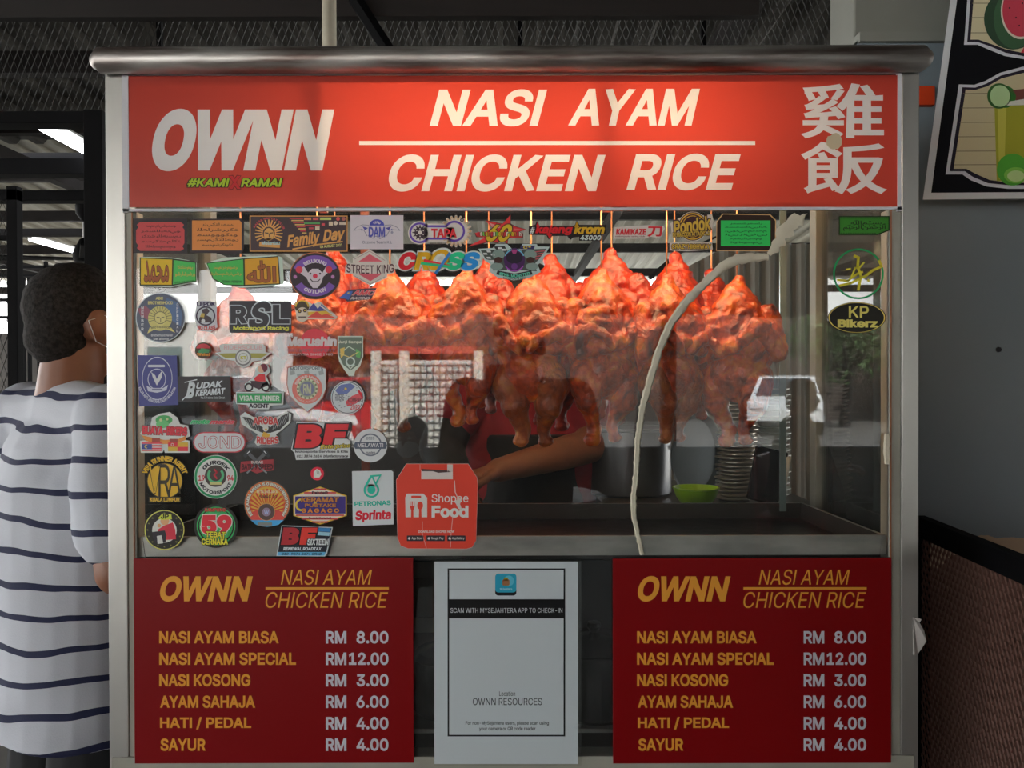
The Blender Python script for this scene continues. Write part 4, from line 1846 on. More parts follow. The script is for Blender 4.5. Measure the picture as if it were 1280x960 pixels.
strip('sealant_strip', [(960, 321, 8), (940, 322, 12), (922, 324, 13), (905, 332, 13), (880, 355, 10), (858, 377, 11), (838, 405, 10), (825, 435, 9), (814, 470, 10), (803, 510, 9), (797, 550, 8),
                        (795, 590, 7), (792, 622, 7), (792, 645, 7), (797, 668, 6), (803, 693, 5)],
      'long curved cream sealant strip running down the middle right of the glass', 'sealant', th=.003)
strip('sealant_smear', [(1009, 267, 3), (1002, 272, 12), (992, 279, 19), (983, 286, 20), (977, 296, 14), (972, 307, 12), (962, 319, 9)],
      'wide ragged cream sealant smear behind the green plaque corner', 'sealant', th=.0008, jag=3.5, seed=4)
strip('sealant_blob', [(1108, 542, 6), (1109, 550, 8), (1108, 560, 9), (1109, 570, 8), (1108, 580, 6)],
      'small cream sealant blob on the right inner frame', 'sealant', th=.003, jag=.8)
mb = MB()
bm = bmesh.new()
for (x, y) in [(1141, 771), (1150, 773), (1149, 778), (1155, 788), (1156, 800), (1152, 810), (1147, 817), (1141, 818)]:
    p = P(x, y, -.001)
    mb.v.append(p)
n = len(mb.v)
mb.v += [v + Vector((0, -.001 - .004 * (i % 3 == 1), 0)) for i, v in enumerate(mb.v[:n])]
mb.f += [list(range(n)), list(range(2 * n - 1, n - 1, -1))]
mb.f += [[i, (i + 1) % n, n + (i + 1) % n, n + i] for i in range(n)]
mb.m = [0] * len(mb.f)
tag(mb.build('peeling_label', pbr('peel', 'b9b4b0', rough=.6), origin=P(1148, 795, 0)), 'pale peeling label on the lower right stall post', 'label')

INKG = 1.4
# ================================================================== DRINKS BOARD (right, tilted)
bl, tl = P(1153.5, 249.5, .30), P(1199, -80, .30)
# lean: the top is nearer
dv = ray(1199, -80)
tt = (0.165 - CAM.y) / dv.y
tl = CAM + dv * tt
br = P(1520, 247, .30)
U = (br - bl).normalized()
Vv = (tl - bl)
Nn = U.cross(Vv).normalized()
if Nn.y > 0:
    Nn = -Nn
t_ = thing('drinks_board', 'tilted black drinks menu board with fruit pictures at top right', 'signboard', bl)
plane = (bl, Nn)
q = [(1153.5, 249.5), (1520, 246), (1520, -80), (1199, -80)]
a = Art(plane=plane, eps=.0004)
back = [a.map(x, y, -25) for x, y in q]
front = [a.map(x, y, 0) for x, y in q]
mb = MB()
mb.add(back + front, [(0, 1, 2, 3), (7, 6, 5, 4), (0, 4, 5, 1), (1, 5, 6, 2), (2, 6, 7, 3), (3, 7, 4, 0)])
rel(mb.build('panel', pbr('board_white', 'e4e8ea', rough=.4)), t_)
a.poly([(1164, 241), (1520, 238.5), (1520, -80), (1207, -80)], pbr('board_black', '06070f', rough=.6, spec=.2, noise_amt=.3, noise_scale=3), 1)
WH = 'c4c6cc'
# lower picture window
low = [(1198.5, 105.5), (1218, 106), (1232, 101), (1250, 91), (1280, 83), (1320, 82), (1420, 84), (1420, 236), (1260, 236), (1233, 233), (1213, 225), (1203, 218), (1182, 218)]
a.poly(low, WH, 2)
ins = [(1203, 109), (1219, 109.5), (1233, 104.5), (1251, 94.5), (1280, 87), (1320, 86), (1420, 88), (1420, 232), (1262, 231.5), (1235, 229), (1216, 221), (1206, 214), (1187, 214)]
a.poly(ins, '1a1424', 3)
ins2 = [(1207, 112), (1219, 112.5), (1234, 108), (1252, 98), (1280, 91), (1320, 90), (1416, 92), (1416, 228), (1264, 228.5), (1237, 225), (1219, 217), (1208, 211), (1192, 211)]
SL = ['b8ad8a', 'c4ba98', 'b0a582']
a.poly(ins2, SL[0], 4)
for i, y in enumerate((117, 135, 153, 171, 189, 206)):
    a.line([(1204 - i * 2.2, y), (1410, y - 1)], .8, '6a5e48', 5)
rel(a.mb.build('artwork'), t_)
a = Art(plane=plane, eps=.0004)
# glass of green drink
a.poly([(1243, 131), (1300, 131), (1292, 226), (1246, 226)], '98972c', 6)
a.poly([(1247, 134), (1258, 134), (1255, 224), (1249, 224)], 'b4b04a', 7)
a.circ(1256, 121, 14, '2f6a2c', 7, n=24)
a.circ(1249, 120, 15, '2c5a24', 8, ry=16, n=24)
a.circ(1250, 120, 12.5, 'a8c490', 9, ry=13.5, n=24)
a.poly([(1262, 113), (1290, 110), (1290, 128), (1270, 126)], '6a3a34', 7)
a.poly([(1255, 128), (1290, 122), (1290, 131), (1258, 132)], 'd4d4c8', 8)
a.circ(1266, 212, 20, '4f9c34', 8, n=26)
a.circ(1270, 219, 15, '7cb84a', 9, ry=10, n=24)
a.circ(1270, 220, 11, 'b8cf8c', 10, ry=7, n=24)
rel(a.mb.build('drink_picture'), t_)
a = Art(plane=plane, eps=.0004)
up = [(1215, -80), (1205, 56), (1222, 56), (1236, 62), (1256, 70), (1280, 74), (1330, 75), (1420, 74), (1420, -80)]
a.poly(up, WH, 2)
up1 = [(1219, -80), (1209, 52.5), (1222, 52.5), (1238, 58), (1257, 66), (1281, 70.5), (1330, 71), (1420, 70), (1420, -80)]
a.poly(up1, '1a1424', 3)
up2 = [(1223, -80), (1213, 49.5), (1223, 49.5), (1239, 55), (1258, 62), (1281, 66.5), (1330, 67), (1416, 66), (1416, -80)]
a.poly(up2, SL[1], 4)
for i, y in enumerate((-60, -42, -24, -6, 4, 22, 41)):
    a.line([(1219 - i * .9, y), (1410, y)], .8, '6a5e48', 5)
a.circ(1266, 24, 36, '27402c', 6, ry=38, n=36)
a.circ(1268, 24, 26, '35563a', 7, ry=37, n=30)
a.circ(1276, 14, 25, 'd8d0c0', 8, ry=35, n=36)
a.circ(1276, 13, 23, 'b83a4c', 9, ry=33, n=36)
for (x, y) in ((1262, 10), (1270, 22), (1266, -6), (1278, 4), (1274, 32)):
    a.circ(x, y, 1.1, '1c1014', 10, n=8)
a.poly([(1276, 66), (1286, 48), (1300, 66)], 'c03040', 10)
rel(a.mb.build('fruit_picture'), t_)
# wall standoff so that the tilted board is fixed to the wall
mb = MB()
mb.box(.80, .84, .285, .38, bl.z + .02, bl.z + .05)
mb.build('bracket', DARKM, t_)
o = t_.children[-1]
o.parent = None
rel(o, t_)

# ================================================================== MESH PANEL (right, low)
A = P(1150, 657, .27)
d = ray(1280, 712)
tt = (A.z - CAM.z) / d.z
Bp = CAM + d * tt
dirv = (Bp - A).normalized()
end = A + dirv * .62
t_ = thing('mesh_partition', 'low black framed partition of brown diamond mesh right of the stall', 'partition', A)
mb = MB()
side = Vector((-dirv.y, dirv.x, 0)) * .012
up = Vector((0, 0, 1))


def beam(mbx, p, q, w, h):
    dd = (q - p).normalized()
    s_ = dd.cross(up)
    if s_.length < .1:
        s_ = Vector((1, 0, 0))
    s_.normalize()
    u_ = s_.cross(dd)
    vs_ = [pp + s_ * a_ + u_ * b_ for pp in (p, q) for (a_, b_) in ((-w, -h), (w, -h), (w, h), (-w, h))]
    mbx.add(vs_, [(3, 2, 1, 0), (4, 5, 6, 7), (0, 1, 5, 4), (1, 2, 6, 5), (2, 3, 7, 6), (3, 0, 4, 7)])


beam(mb, A, end, .008, .018)
rel(mb.build('top_rail', BLACK), t_)
for p in (A, end):
    mb = MB()
    beam(mb, Vector((p.x, p.y, 0)), p, .012, .012)
    rel(mb.build('post', BLACK), t_)
mb = MB()
beam(mb, Vector((A.x, A.y, .12)), Vector((end.x, end.y, .12)), .008, .018)
rel(mb.build('bottom_rail', BLACK), t_)
mb = MB()
zt_ = A.z - .01
lattice(mb, (A.x, A.y, .35), (end.x - A.x, end.y - A.y, 0), (0, 0, zt_ - .35), 46, 66, .0045, .003)
o = mb.build('mesh', pbr('brown_mesh', '6a4a40', rough=.5, metal=.2))
rel(o, t_)
o['kind'] = 'stuff'


# ================================================================== PEOPLE
SKIN = pbr('skin_brown', '8a5a42', rough=.5, sss=.1, noise_amt=.12, noise_scale=30)
HAIRG = pbr('hair_dark_grey', '1a1817', rough=.85, noise_amt=.55, noise_scale=140, col2='34302e', spec=.2, bump=.6, bump_scale=260)
HAIRB = pbr('hair_black', '0e0c0c', rough=.6, bump=.5, bump_scale=220)


def lerp(a, b, t):
    return a + (b - a) * t


def person(label, loc, rz, scale, pose, shirt, trousers, hair, sleeve=.45, cap_=False, mask=None, apron=None, skin=SKIN, vox=.009,
           extra_hair=0.0, seated=False):
    """one continuous body with clothing as child meshes; faces local -y"""
    t = thing('person', label, 'person', loc, rz)
    V_ = Vector
    J = dict(hip=V_((0, 0, .92)), chest=V_((0, -.01, 1.25)), neck=V_((0, 0, 1.44)), head=V_((0, -.02, 1.585)),
             shL=V_((.185, 0, 1.40)), shR=V_((-.185, 0, 1.40)),
             elL=V_((.23, .02, 1.12)), elR=V_((-.23, .02, 1.12)), wrL=V_((.24, -.06, .88)), wrR=V_((-.24, -.06, .88)),
             hpL=V_((.09, 0, .90)), hpR=V_((-.09, 0, .90)), knL=V_((.10, -.02, .49)), knR=V_((-.10, -.02, .49)),
             anL=V_((.10, .02, .08)), anR=V_((-.10, .02, .08)))
    for k_, v in pose.items():
        J[k_] = V_(v)
    for k_ in J:
        J[k_] = J[k_] * scale
    s = scale
    H = J['head']
    mb = MB()
    # head
    mb.ell(H + V_((0, .012, .02)) * s, (.076 * s, .095 * s, .092 * s))
    mb.ell(H + V_((0, -.028, -.045)) * s, (.056 * s, .062 * s, .062 * s))
    mb.cap([H + V_((0, -.088, .012)) * s, H + V_((0, -.105, -.022)) * s], [.009 * s, .014 * s])
    mb.ell(H + V_((0, -.082, -.058)) * s, (.024 * s, .014 * s, .009 * s))
    for q in (-1, 1):
        mb.ell(H + V_((q * .078, .012, -.008)) * s, (.011 * s, .022 * s, .034 * s))
        mb.ell(H + V_((q * .03, -.072, .008)) * s, (.018 * s, .012 * s, .012 * s))
    mb.cap([J['neck'] + V_((0, .005, -.03)) * s, H + V_((0, .022, -.05)) * s], [.064 * s, .056 * s])
    # trunk
    hip, ch, nk = J['hip'], J['chest'], J['neck']
    mb.cap([hip + V_((0, 0, -.04)) * s, lerp(hip, ch, .35), lerp(hip, ch, .8), ch + V_((0, 0, .06)) * s], [.165 * s, .155 * s, .175 * s, .16 * s],
           ry=[.115 * s, .105 * s, .12 * s, .11 * s], up=(0, 1, 0), seg=20)
    mb.ell(ch + V_((0, 0, .05)) * s, (.175 * s, .11 * s, .12 * s))
    mb.ell(hip + V_((0, 0, -.03)) * s, (.165 * s, .12 * s, .11 * s))
    mb.cap([J['shL'], nk + V_((0, 0, -.03)) * s, J['shR']], [.05 * s, .06 * s, .05 * s])
    for q, a in ((1, 'L'), (-1, 'R')):
        sh, el, wr = J['sh' + a], J['el' + a], J['wr' + a]
        mb.cap([sh, lerp(sh, el, .5), el], [.056 * s, .047 * s, .040 * s])
        mb.cap([el, lerp(el, wr, .35), wr], [.040 * s, .038 * s, .026 * s])
        # hand: palm and five fingers, slightly curled
        d = (wr - el).normalized()
        sd_ = d.cross(V_((0, 0, 1)))
        if sd_.length < .2:
            sd_ = V_((0, 1, 0)).cross(d)
        sd_.normalize()
        dn = sd_.cross(d).normalized()
        if dn.z > 0:
            dn = -dn
        pc = wr + d * .045 * s
        mb.cap([wr, pc, wr + d * .082 * s], [.022 * s, .026 * s, .028 * s], ry=[.02 * s, .014 * s, .013 * s], up=dn)
        mb.ell(pc + d * .01 * s, (.026 * s, .026 * s, .015 * s))
        for f in range(4):
            o_ = (f - 1.5) * .0185 * s
            b0 = wr + d * .078 * s + sd_ * o_
            L_ = (.068, .078, .074, .058)[f] * s
            b1 = b0 + d * L_ * .5 + dn * L_ * .12
            b2 = b1 + d * L_ * .28 + dn * L_ * .35
            mb.cap([b0, b1, b2], [.0095 * s, .0088 * s, .007 * s], seg=8)
        th0 = wr + d * .02 * s - sd_ * q * .02 * s
        mb.cap([th0, th0 + d * .03 * s - sd_ * q * .022 * s, th0 + d * .06 * s - sd_ * q * .026 * s + dn * .01 * s], [.013 * s, .011 * s, .008 * s], seg=8)
        hp, kn, an = J['hp' + a], J['kn' + a], J['an' + a]
        mb.cap([hp, lerp(hp, kn, .5), kn], [.088 * s, .072 * s, .054 * s])
        mb.cap([kn, lerp(kn, an, .3), an], [.054 * s, .054 * s, .034 * s])
        mb.cap([an + V_((0, .03, -.04)) * s, an + V_((0, -.06, -.05)) * s, an + V_((0, -.15, -.06)) * s], [.034 * s, .034 * s, .026 * s])
    blob(mb, 'body', skin, t, voxel=vox, smooth=3)
    # shirt
    mb = MB()
    g = .016 * s
    lo = hip + (V_((0, 0, -.13)) * s if not seated else V_((0, 0, -.03)) * s)
    mb.cap([lo, lerp(lo, ch, .3), lerp(lo, ch, .62), ch + V_((0, .004, .02)) * s, ch + V_((0, 0, .09)) * s], [.185 * s + g, .172 * s + g, .168 * s + g, .18 * s + g, .15 * s + g],
           ry=[.142 * s + g, .128 * s + g, .122 * s + g, .122 * s + g, .10 * s + g], up=(0, 1, 0), seg=24)
    mb.ell(ch + V_((0, 0, .05)) * s, (.18 * s + g, .11 * s + g, .125 * s + g))
    mb.cap([J['shL'] + V_((-.01, 0, -.004)) * s, nk + V_((0, 0, -.035)) * s, J['shR'] + V_((.01, 0, -.004)) * s], [.055 * s + g * .7, .07 * s + g * .4, .055 * s + g * .7])
    for a in 'LR':
        sh, el, wr = J['sh' + a], J['el' + a], J['wr' + a]
        if sleeve <= 1:
            e = lerp(sh, el, sleeve)
            mb.cap([sh, lerp(sh, e, .5), e], [.058 * s + g, .055 * s + g * 1.3, .05 * s + g * 1.5])
        else:
            mb.cap([sh, lerp(sh, el, .5), el], [.06 * s + g, .05 * s + g, .043 * s + g])
            mb.cap([el, lerp(el, wr, .92)], [.043 * s + g, .03 * s + g * .8])

    def folds(p):
        return noise.noise(Vector((p.x * 9, p.y * 9, p.z * 5))) * .006 + noise.noise(Vector((p.x * 5 + p.z * 14, p.y * 6, p.z * 9 - p.x * 9))) * .007
    blob(mb, 'shirt', shirt, t, voxel=vox, smooth=4, disp=folds)
    # trousers
    mb = MB()
    mb.ell(hip + V_((0, 0, -.06)) * s, (.168 * s, .122 * s, .11 * s))
    for a in 'LR':
        hp, kn, an = J['hp' + a], J['kn' + a], J['an' + a]
        mb.cap([hp, lerp(hp, kn, .5), kn], [.078 * s, .08 * s + g, .066 * s + g])
        mb.cap([kn, lerp(kn, an, .9)], [.066 * s + g, .055 * s + g])
    blob(mb, 'trousers', trousers, t, voxel=vox * 1.2, smooth=4, disp=lambda p: noise.noise(p * 8) * .006)
    for a in 'LR':
        an = J['an' + a]
        mb = MB()
        mb.cap([an + V_((0, .035, -.042)) * s, an + V_((0, -.06, -.046)) * s, an + V_((0, -.16, -.052)) * s], [.042 * s, .042 * s, .032 * s])
        blob(mb, 'shoe', BLACK, t, voxel=.01, smooth=3)
    # hair: shell over the skull
    mb = MB()
    mb.ell(H + V_((0, .020, .030)) * s, (.083 * s, .098 * s, .092 * s))
    mb.ell(H + V_((0, .052, -.028)) * s, (.066 * s, .062 * s, .062 * s))
    if extra_hair:
        mb.ell(H + V_((0, .03, .05)) * s, (.088 * s, .095 * s, .08 * s))
    hb = blob(mb, 'hair', hair, t, voxel=.005, smooth=2, disp=lambda p: noise.noise(p * 60) * .0018)
    for q in (-1, 1):
        mb = MB()
        mb.ell(H + V_((q * .030, -.081, .010)) * s, (.012 * s, .008 * s, .007 * s))
        mb.build('eye', pbr('eye_white', 'c8c4be', rough=.2), t, smooth=True)
    if mask:
        mb = MB()
        mb.ell(H + V_((0, -.045, -.045)) * s, (.062 * s, .066 * s, .055 * s))
        blob(mb, 'face_mask', mask, t, voxel=.005, smooth=2)
        for q in (-1, 1):
            mb = MB()
            mb.tube([H + V_((q * .056, -.068, -.03)) * s, H + V_((q * .083, .0, .012)) * s, H + V_((q * .088, .034, .0)) * s, H + V_((q * .084, .018, -.04)) * s,
                     H + V_((q * .058, -.06, -.07)) * s], .0009, seg=6)
            mb.build('mask_strap', pbr('strap_white', 'd8dce0', rough=.5), t)
    if cap_:
        mb = MB()
        mb.lathe([(.098 * s, .03 * s), (.1 * s, .06 * s), (.085 * s, .105 * s), (.04 * s, .13 * s), (0, .134 * s)], c=H + V_((0, .01, 0)) * s, seg=24)
        mb.box(-.07 * s, .07 * s, -.17 * s + H.y, -.07 * s + H.y, H.z + .032 * s, H.z + .04 * s, bev=.002)
        mb.build('cap', BLACK, t, smooth=True)
    if apron:
        mb = MB()
        mb.cap([hip + V_((0, -.05, -.28)) * s, hip + V_((0, -.045, 0)) * s, V_((0, -.055, 1.30)) * s], [.16 * s, .165 * s, .115 * s],
               ry=[.12 * s, .125 * s, .118 * s], up=(0, 1, 0), seg=22)
        blob(mb, 'apron', apron, t, voxel=.01, smooth=3)
    return t


# striped shirt
ST = pbr('striped_cotton', 'b8bcc4', rough=.8, bump=.15, bump_scale=400)
t = ST.node_tree
b = t.nodes['Principled BSDF']
tcn = t.nodes.new('ShaderNodeTexCoord')
sp = t.nodes.new('ShaderNodeSeparateXYZ')
t.links.new(tcn.outputs['Object'], sp.inputs[0])
nz = t.nodes.new('ShaderNodeTexNoise')
nz.inputs['Scale'].default_value = 4.5
t.links.new(tcn.outputs['Object'], nz.inputs['Vector'])
a1 = t.nodes.new('ShaderNodeMath')
a1.operation = 'MULTIPLY_ADD'
a1.inputs[1].default_value = .05
t.links.new(nz.outputs[0], a1.inputs[0])
t.links.new(sp.outputs['Z'], a1.inputs[2])
a2 = t.nodes.new('ShaderNodeMath')
a2.operation = 'MULTIPLY'
a2.inputs[1].default_value = 1 / .0555
t.links.new(a1.outputs[0], a2.inputs[0])
a3 = t.nodes.new('ShaderNodeMath')
a3.operation = 'FRACT'
t.links.new(a2.outputs[0], a3.inputs[0])
a4 = t.nodes.new('ShaderNodeMath')
a4.operation = 'LESS_THAN'
a4.inputs[1].default_value = .2
t.links.new(a3.outputs[0], a4.inputs[0])
mx = t.nodes.new('ShaderNodeMixRGB')
mx.inputs[1].default_value = hexc('c2c6cf')
mx.inputs[2].default_value = hexc('151c40')
t.links.new(a4.outputs[0], mx.inputs[0])
t.links.new(mx.outputs[0], b.inputs['Base Color'])

BLK = pbr('black_cloth', '0d0e12', rough=.85)
YM = .36
s_man = wz(330, YM) / 1.705
person('man in white shirt with navy stripes at far left, back turned, grey hair',
       (wx(88, YM), YM, 0), R(142), s_man, dict(head=(0.0, -.03, 1.59), elR=(-.25, .03, 1.13), wrR=(-.2, -.16, .98), elL=(.25, .0, 1.13), wrL=(.2, -.18, 1.0)),
       ST, BLK, HAIRG, sleeve=.72, mask=pbr('mask_dark', '20242c', rough=.7), vox=.006)

# cook behind the stall
REDS = pbr('red_shirt', '8e1220', rough=.8, noise_amt=.2, noise_scale=12)
YC = .74
xc = wx(662, YC, 500)


def loc_(px, py, Y, s=1.0):
    p = P(px, py, Y)
    return ((p.x - xc) / s, (p.y - YC) / s, p.z / s)


cook = person('cook in red shirt and black apron chopping behind the hanging chickens', (xc, YC, 0), 0, .98,
              dict(elR=loc_(552, 560, .60, .98), wrR=loc_(566, 592, .50, .98), shR=loc_(594, 440, .72, .98), shL=loc_(730, 440, .74, .98),
                   elL=loc_(742, 556, .64, .98), wrL=loc_(622, 588, .50, .98), chest=(0, -.01, 1.22)),
              REDS, BLK, HAIRB, sleeve=.62, apron=BLK, vox=.006)
# dark sleeve guard on the arm nearer the sign
mb = MB()
a_, b_, c_ = Vector(loc_(594, 452, .72)), Vector(loc_(552, 560, .60)), Vector(loc_(564, 586, .52))
mb.cap([lerp(a_, b_, .45), b_, c_], [.056, .052, .042])
blob(mb, 'arm_sleeve', BLK, cook, voxel=.008, smooth=3)

# photographer, mirrored in the glass behind the camera
person('person in black holding up a phone, mirrored in the middle of the glass', (0.03, -1.52, 0), R(180), .95,
       dict(elL=(.24, -.12, 1.16), wrL=(.10, -.24, 1.36), elR=(-.24, -.12, 1.16), wrR=(-.10, -.24, 1.36), head=(0, -.0, 1.585)),
       BLK, BLK, HAIRB, sleeve=2, cap_=True, skin=SKIN, vox=.011)
mb = MB()
mb.box(-.078, .078, -1.225, -1.217, 1.36, 1.436, bev=.003)
o = mb.build('mobile_phone', BLACK, origin=(0, -1.22, 1.4))
tag(o, 'black mobile phone held up by the person mirrored in the glass', 'phone')
SITP = dict(hip=(0, 0, .52), chest=(0, -.05, .87), neck=(0, -.07, 1.05), head=(0, -.10, 1.19), shL=(.185, -.06, 1.01), shR=(-.185, -.06, 1.01),
            elL=(.22, -.14, .76), wrL=(.12, -.36, .74), elR=(-.22, -.14, .76), wrR=(-.12, -.36, .74), hpL=(.09, 0, .52), hpR=(-.09, 0, .52),
            knL=(.11, -.42, .50), knR=(-.11, -.42, .50), anL=(.11, -.44, .08), anR=(-.11, -.44, .08))
CHM = pbr('chair_plastic', '7c1a1c', rough=.4)


def stool(x, y, rz, lab):
    t = thing('plastic_chair', lab, 'chair', (x, y, 0), rz)
    mb = MB()
    mb.box(-.2, .2, -.2, .2, .40, .425, bev=.01)
    mb.build('seat', CHM, t)
    mb = MB()
    mb.box(-.19, .19, .19, .215, .47, .84, bev=.01)
    mb.build('backrest', CHM, t)
    for a in (-1, 1):
        for b in (-1, 1):
            mb = MB()
            mb.tube([(a * .18, b * .18, .41), (a * .2, b * .2, 0)], [.018, .012], seg=8)
            mb.build('leg', CHM, t)
        mb = MB()
        mb.tube([(a * .17, .19, .42), (a * .17, .205, .50)], .014, seg=8)
        mb.build('back_post', CHM, t)
    return t


for (px, py, L, rz, shirt, lab, lab2) in (
        (524, 545, 3.0, 200, BLK, 'seated customer in black with pale mask, mirrored left of the cook', 'dark red plastic chair under the mirrored customer at left'),
        (985, 496, 4.6, 120, BLK, 'seated customer in dark cap mirrored at the right of the glass', 'dark red plastic chair under the mirrored customer at right')):
    p = V(px, py, L)
    sc = min(1.1, max(.86, (p.z) / 1.2))
    person(lab, (p.x, p.y, 0), R(rz), sc, SITP, shirt, BLK, HAIRB, sleeve=.6, cap_=(px > 900), mask=pbr('mask_pale', 'c8ccd0', rough=.7) if px < 600 else None,
           vox=.012, seated=True)
    stool(p.x + math.sin(R(rz)) * .03, p.y - math.cos(R(rz)) * -.0, R(rz), lab2)
p = V(575, 640, 2.9)
t_ = thing('dining_table', 'dark round dining table mirrored low in the glass', 'table', (p.x + .35, p.y - .5, 0))
mb = MB()
mb.lathe([(0, .70), (.42, .70), (.44, .715), (.44, .73), (.42, .74), (0, .74)], seg=40)
mb.build('top', pbr('table_dark', '1c1a1a', rough=.3), t_)
mb = MB()
mb.lathe([(.22, 0), (.22, .02), (.04, .05), (.035, .7)], seg=24)
mb.build('pedestal', BLACK, t_, smooth=40)

# ================================================================== STICKERS ON THE GLASS
INKG = 1.75
GRP = 'stickers on the stall glass'


def st(a, label, group=GRP):
    return a.done('sticker', label, 'sticker', group)


def arab(a, x0, y0, x1, y1, col, layer, seed, rows=1, gap=1.35):
    """lines of small joined script built from calligraphic letter shapes"""
    rn = random.Random(seed)
    L = ['\ufee3\ufeb4', '\ufedf\ufee0\ufeea', '\ufe8d', '\ufead', '\ufea3\ufee2', '\ufee7\ufef2', '\ufedb\ufe98', '\ufeee', '\ufeb7\ufeae', '\ufe91\ufeb4\ufee2']
    h = (y1 - y0) / rows
    for r in range(rows):
        s = ''.join(rn.choice(L) for _ in range(6))
        k = 0 if rows == 1 else (0 if r in (1, 2, 3) else (x1 - x0) * .12)
        a.text(s, x0 + k, y0 + r * h + h * .08, x1 - k, y0 + r * h + h * .86, col, layer, .01)


# red plaque
a = Art()
a.rect(166.5, 273, 234, 316.5, '221c20', 0)
c = 4
a.poly([(171 + c, 277.5), (230 - c, 277.5), (230, 281), (228, 284), (230.5, 287), (230.5, 304), (228, 308), (230, 311), (226, 313.5), (175, 313.5), (171, 310), (173, 307),
        (170, 303), (170, 288), (173, 284), (171, 281)], 'a83a3c', 1)
arab(a, 176, 280, 226, 312, '2a1418', 2, 5, 5)
st(a, 'dark framed red plaque sticker with lines of script, top left corner of the glass')
# orange plaque
a = Art()
a.poly([(237, 273.5), (301, 273), (305, 277), (305, 310), (302, 317), (237.5, 316)], '221a20', 0)
a.poly([(240, 275.5), (299, 275), (302, 278), (302, 313), (240, 313)], 'c87c3c', 1)
arab(a, 246, 278, 298, 310, '3a1c1c', 2, 8, 5)
st(a, 'dark framed orange plaque sticker with lines of script, second in the top row')
# Family Day
a = Art()
a.rect(312, 269.5, 434.5, 314.5, 'd89a54', 0)
a.rect(313.2, 270.7, 433.3, 313.3, '3a2c30', 1)
for k in range(17):
    an = R(150 + k * 15)
    a.line([(336 + 8 * math.cos(an), 292 + 9 * math.sin(an)), (336 + 17 * math.cos(an), 292 + 17 * math.sin(an))], 1.7, 'dca058', 2)
a.ring(336, 291, 8, 9.2, 'dca058', 3)
a.circ(336, 293, 6.2, 'e0a860', 3, ry=8)
a.line([(331.5, 291), (335, 291.5)], 1.2, '3a2c30', 4)
a.line([(337.5, 291.5), (341, 291)], 1.2, '3a2c30', 4)
a.line([(336.5, 292), (336.5, 296)], .9, '3a2c30', 4)
a.line([(333.5, 298.5), (339, 298.5)], .9, '3a2c30', 4)
a.rect(324, 303.5, 350, 309, 'dca058', 4, rot=4)
a.text('Melantau', 327, 301.5, 350, 306, '8fb0b4', 5, .03)
a.arc('KAPAK RAKYAT CLUB', 336, 293, 19, 3.4, -65, 70, 'b04048', 2)
for k in range(8):
    a.rect(362 + k * 2.2, 272.3 + k * 2.6, 379 + k * .6, 273.8 + k * 2.6, ('a03840', 'c8a860')[k % 2], 2)
for (x0, y0, x1, y1, cc) in ((380, 272, 389, 275, 'c07850'), (391, 272, 398, 275, 'c05858'), (400, 272, 414, 275, 'a8b060'), (380, 278, 400, 280, '4a8a50'),
                             (380, 281, 400, 282.3, 'a83c40'), (402, 279, 406, 282, 'b04048'), (411, 277, 416, 282, 'c8b8a0'), (424, 278, 432.5, 281, 'c8b8a8'),
                             (386, 284, 392, 286.5, 'a04048'), (394, 283, 399.5, 287.5, 'c8b8a0')):
    a.rect(x0, y0, x1, y1, cc, 2)
a.circ(422.5, 273.5, 2.4, 'c05050', 2, n=14)
a.circ(429.5, 273.5, 2.4, '96524c', 2, n=14)
a.circ(419.5, 279, 2.6, 'c8b8a8', 2, n=14)
a.text('Family', 358, 291, 401, 310, 'e0a25a', 2, .045, .35, rot=-8)
a.text('Day', 403, 286, 432, 304, 'e0a25a', 2, .045, .35, rot=-6)
a.line([(366, 311.5), (395, 306), (428, 302)], 1.8, 'e0a25a', 2)
a.text('04 AUGUST 2021', 400, 305.5, 428, 309, 'c8c070', 2, .03, rot=-5)
st(a, 'dark brown banner sticker with orange feathered headdress portrait, top row')
# white winged
a = Art()
a.rect(438, 269, 504.2, 311.5, 'cfc6cc', 0)
for s in (-1, 1):
    a.line([(471 + s * 10, 281.5), (471 + s * 18, 281), (471 + s * 25, 284), (471 + s * 29, 288), (471 + s * 20, 287), (471 + s * 16, 288), (471 + s * 12, 295)], .6, '6a6478', 1)
    a.poly([(471 + s * 11, 285), (471 + s * 18, 283), (471 + s * 15, 288)], '4a4890', 1)
    a.poly([(471 + s * 19, 286), (471 + s * 15.5, 288), (471 + s * 20, 288)], '4a4890', 1)
a.circ(471, 282, 9.3, '46489a', 1, ry=8, a0=180, a1=360)
a.arc('TEAM', 471, 282.5, 3.6, 3.4, -55, 55, 'cfc6cc', 2, .05)
a.text('DAM', 461, 284, 481, 296, '46489a', 3, .02, out=('8a86a0', .04))
a.line([(460, 294), (466, 298), (470, 295), (475, 298.5), (482, 294)], .6, '6a6478', 4)
a.circ(490, 290.5, 1.6, '8a8698', 1, n=12)
a.text('Ozzone Team K.L', 453, 301, 490, 304.5, '6a6070', 1, .01)
st(a, 'white rectangular sticker with small blue winged team emblem in the top row')
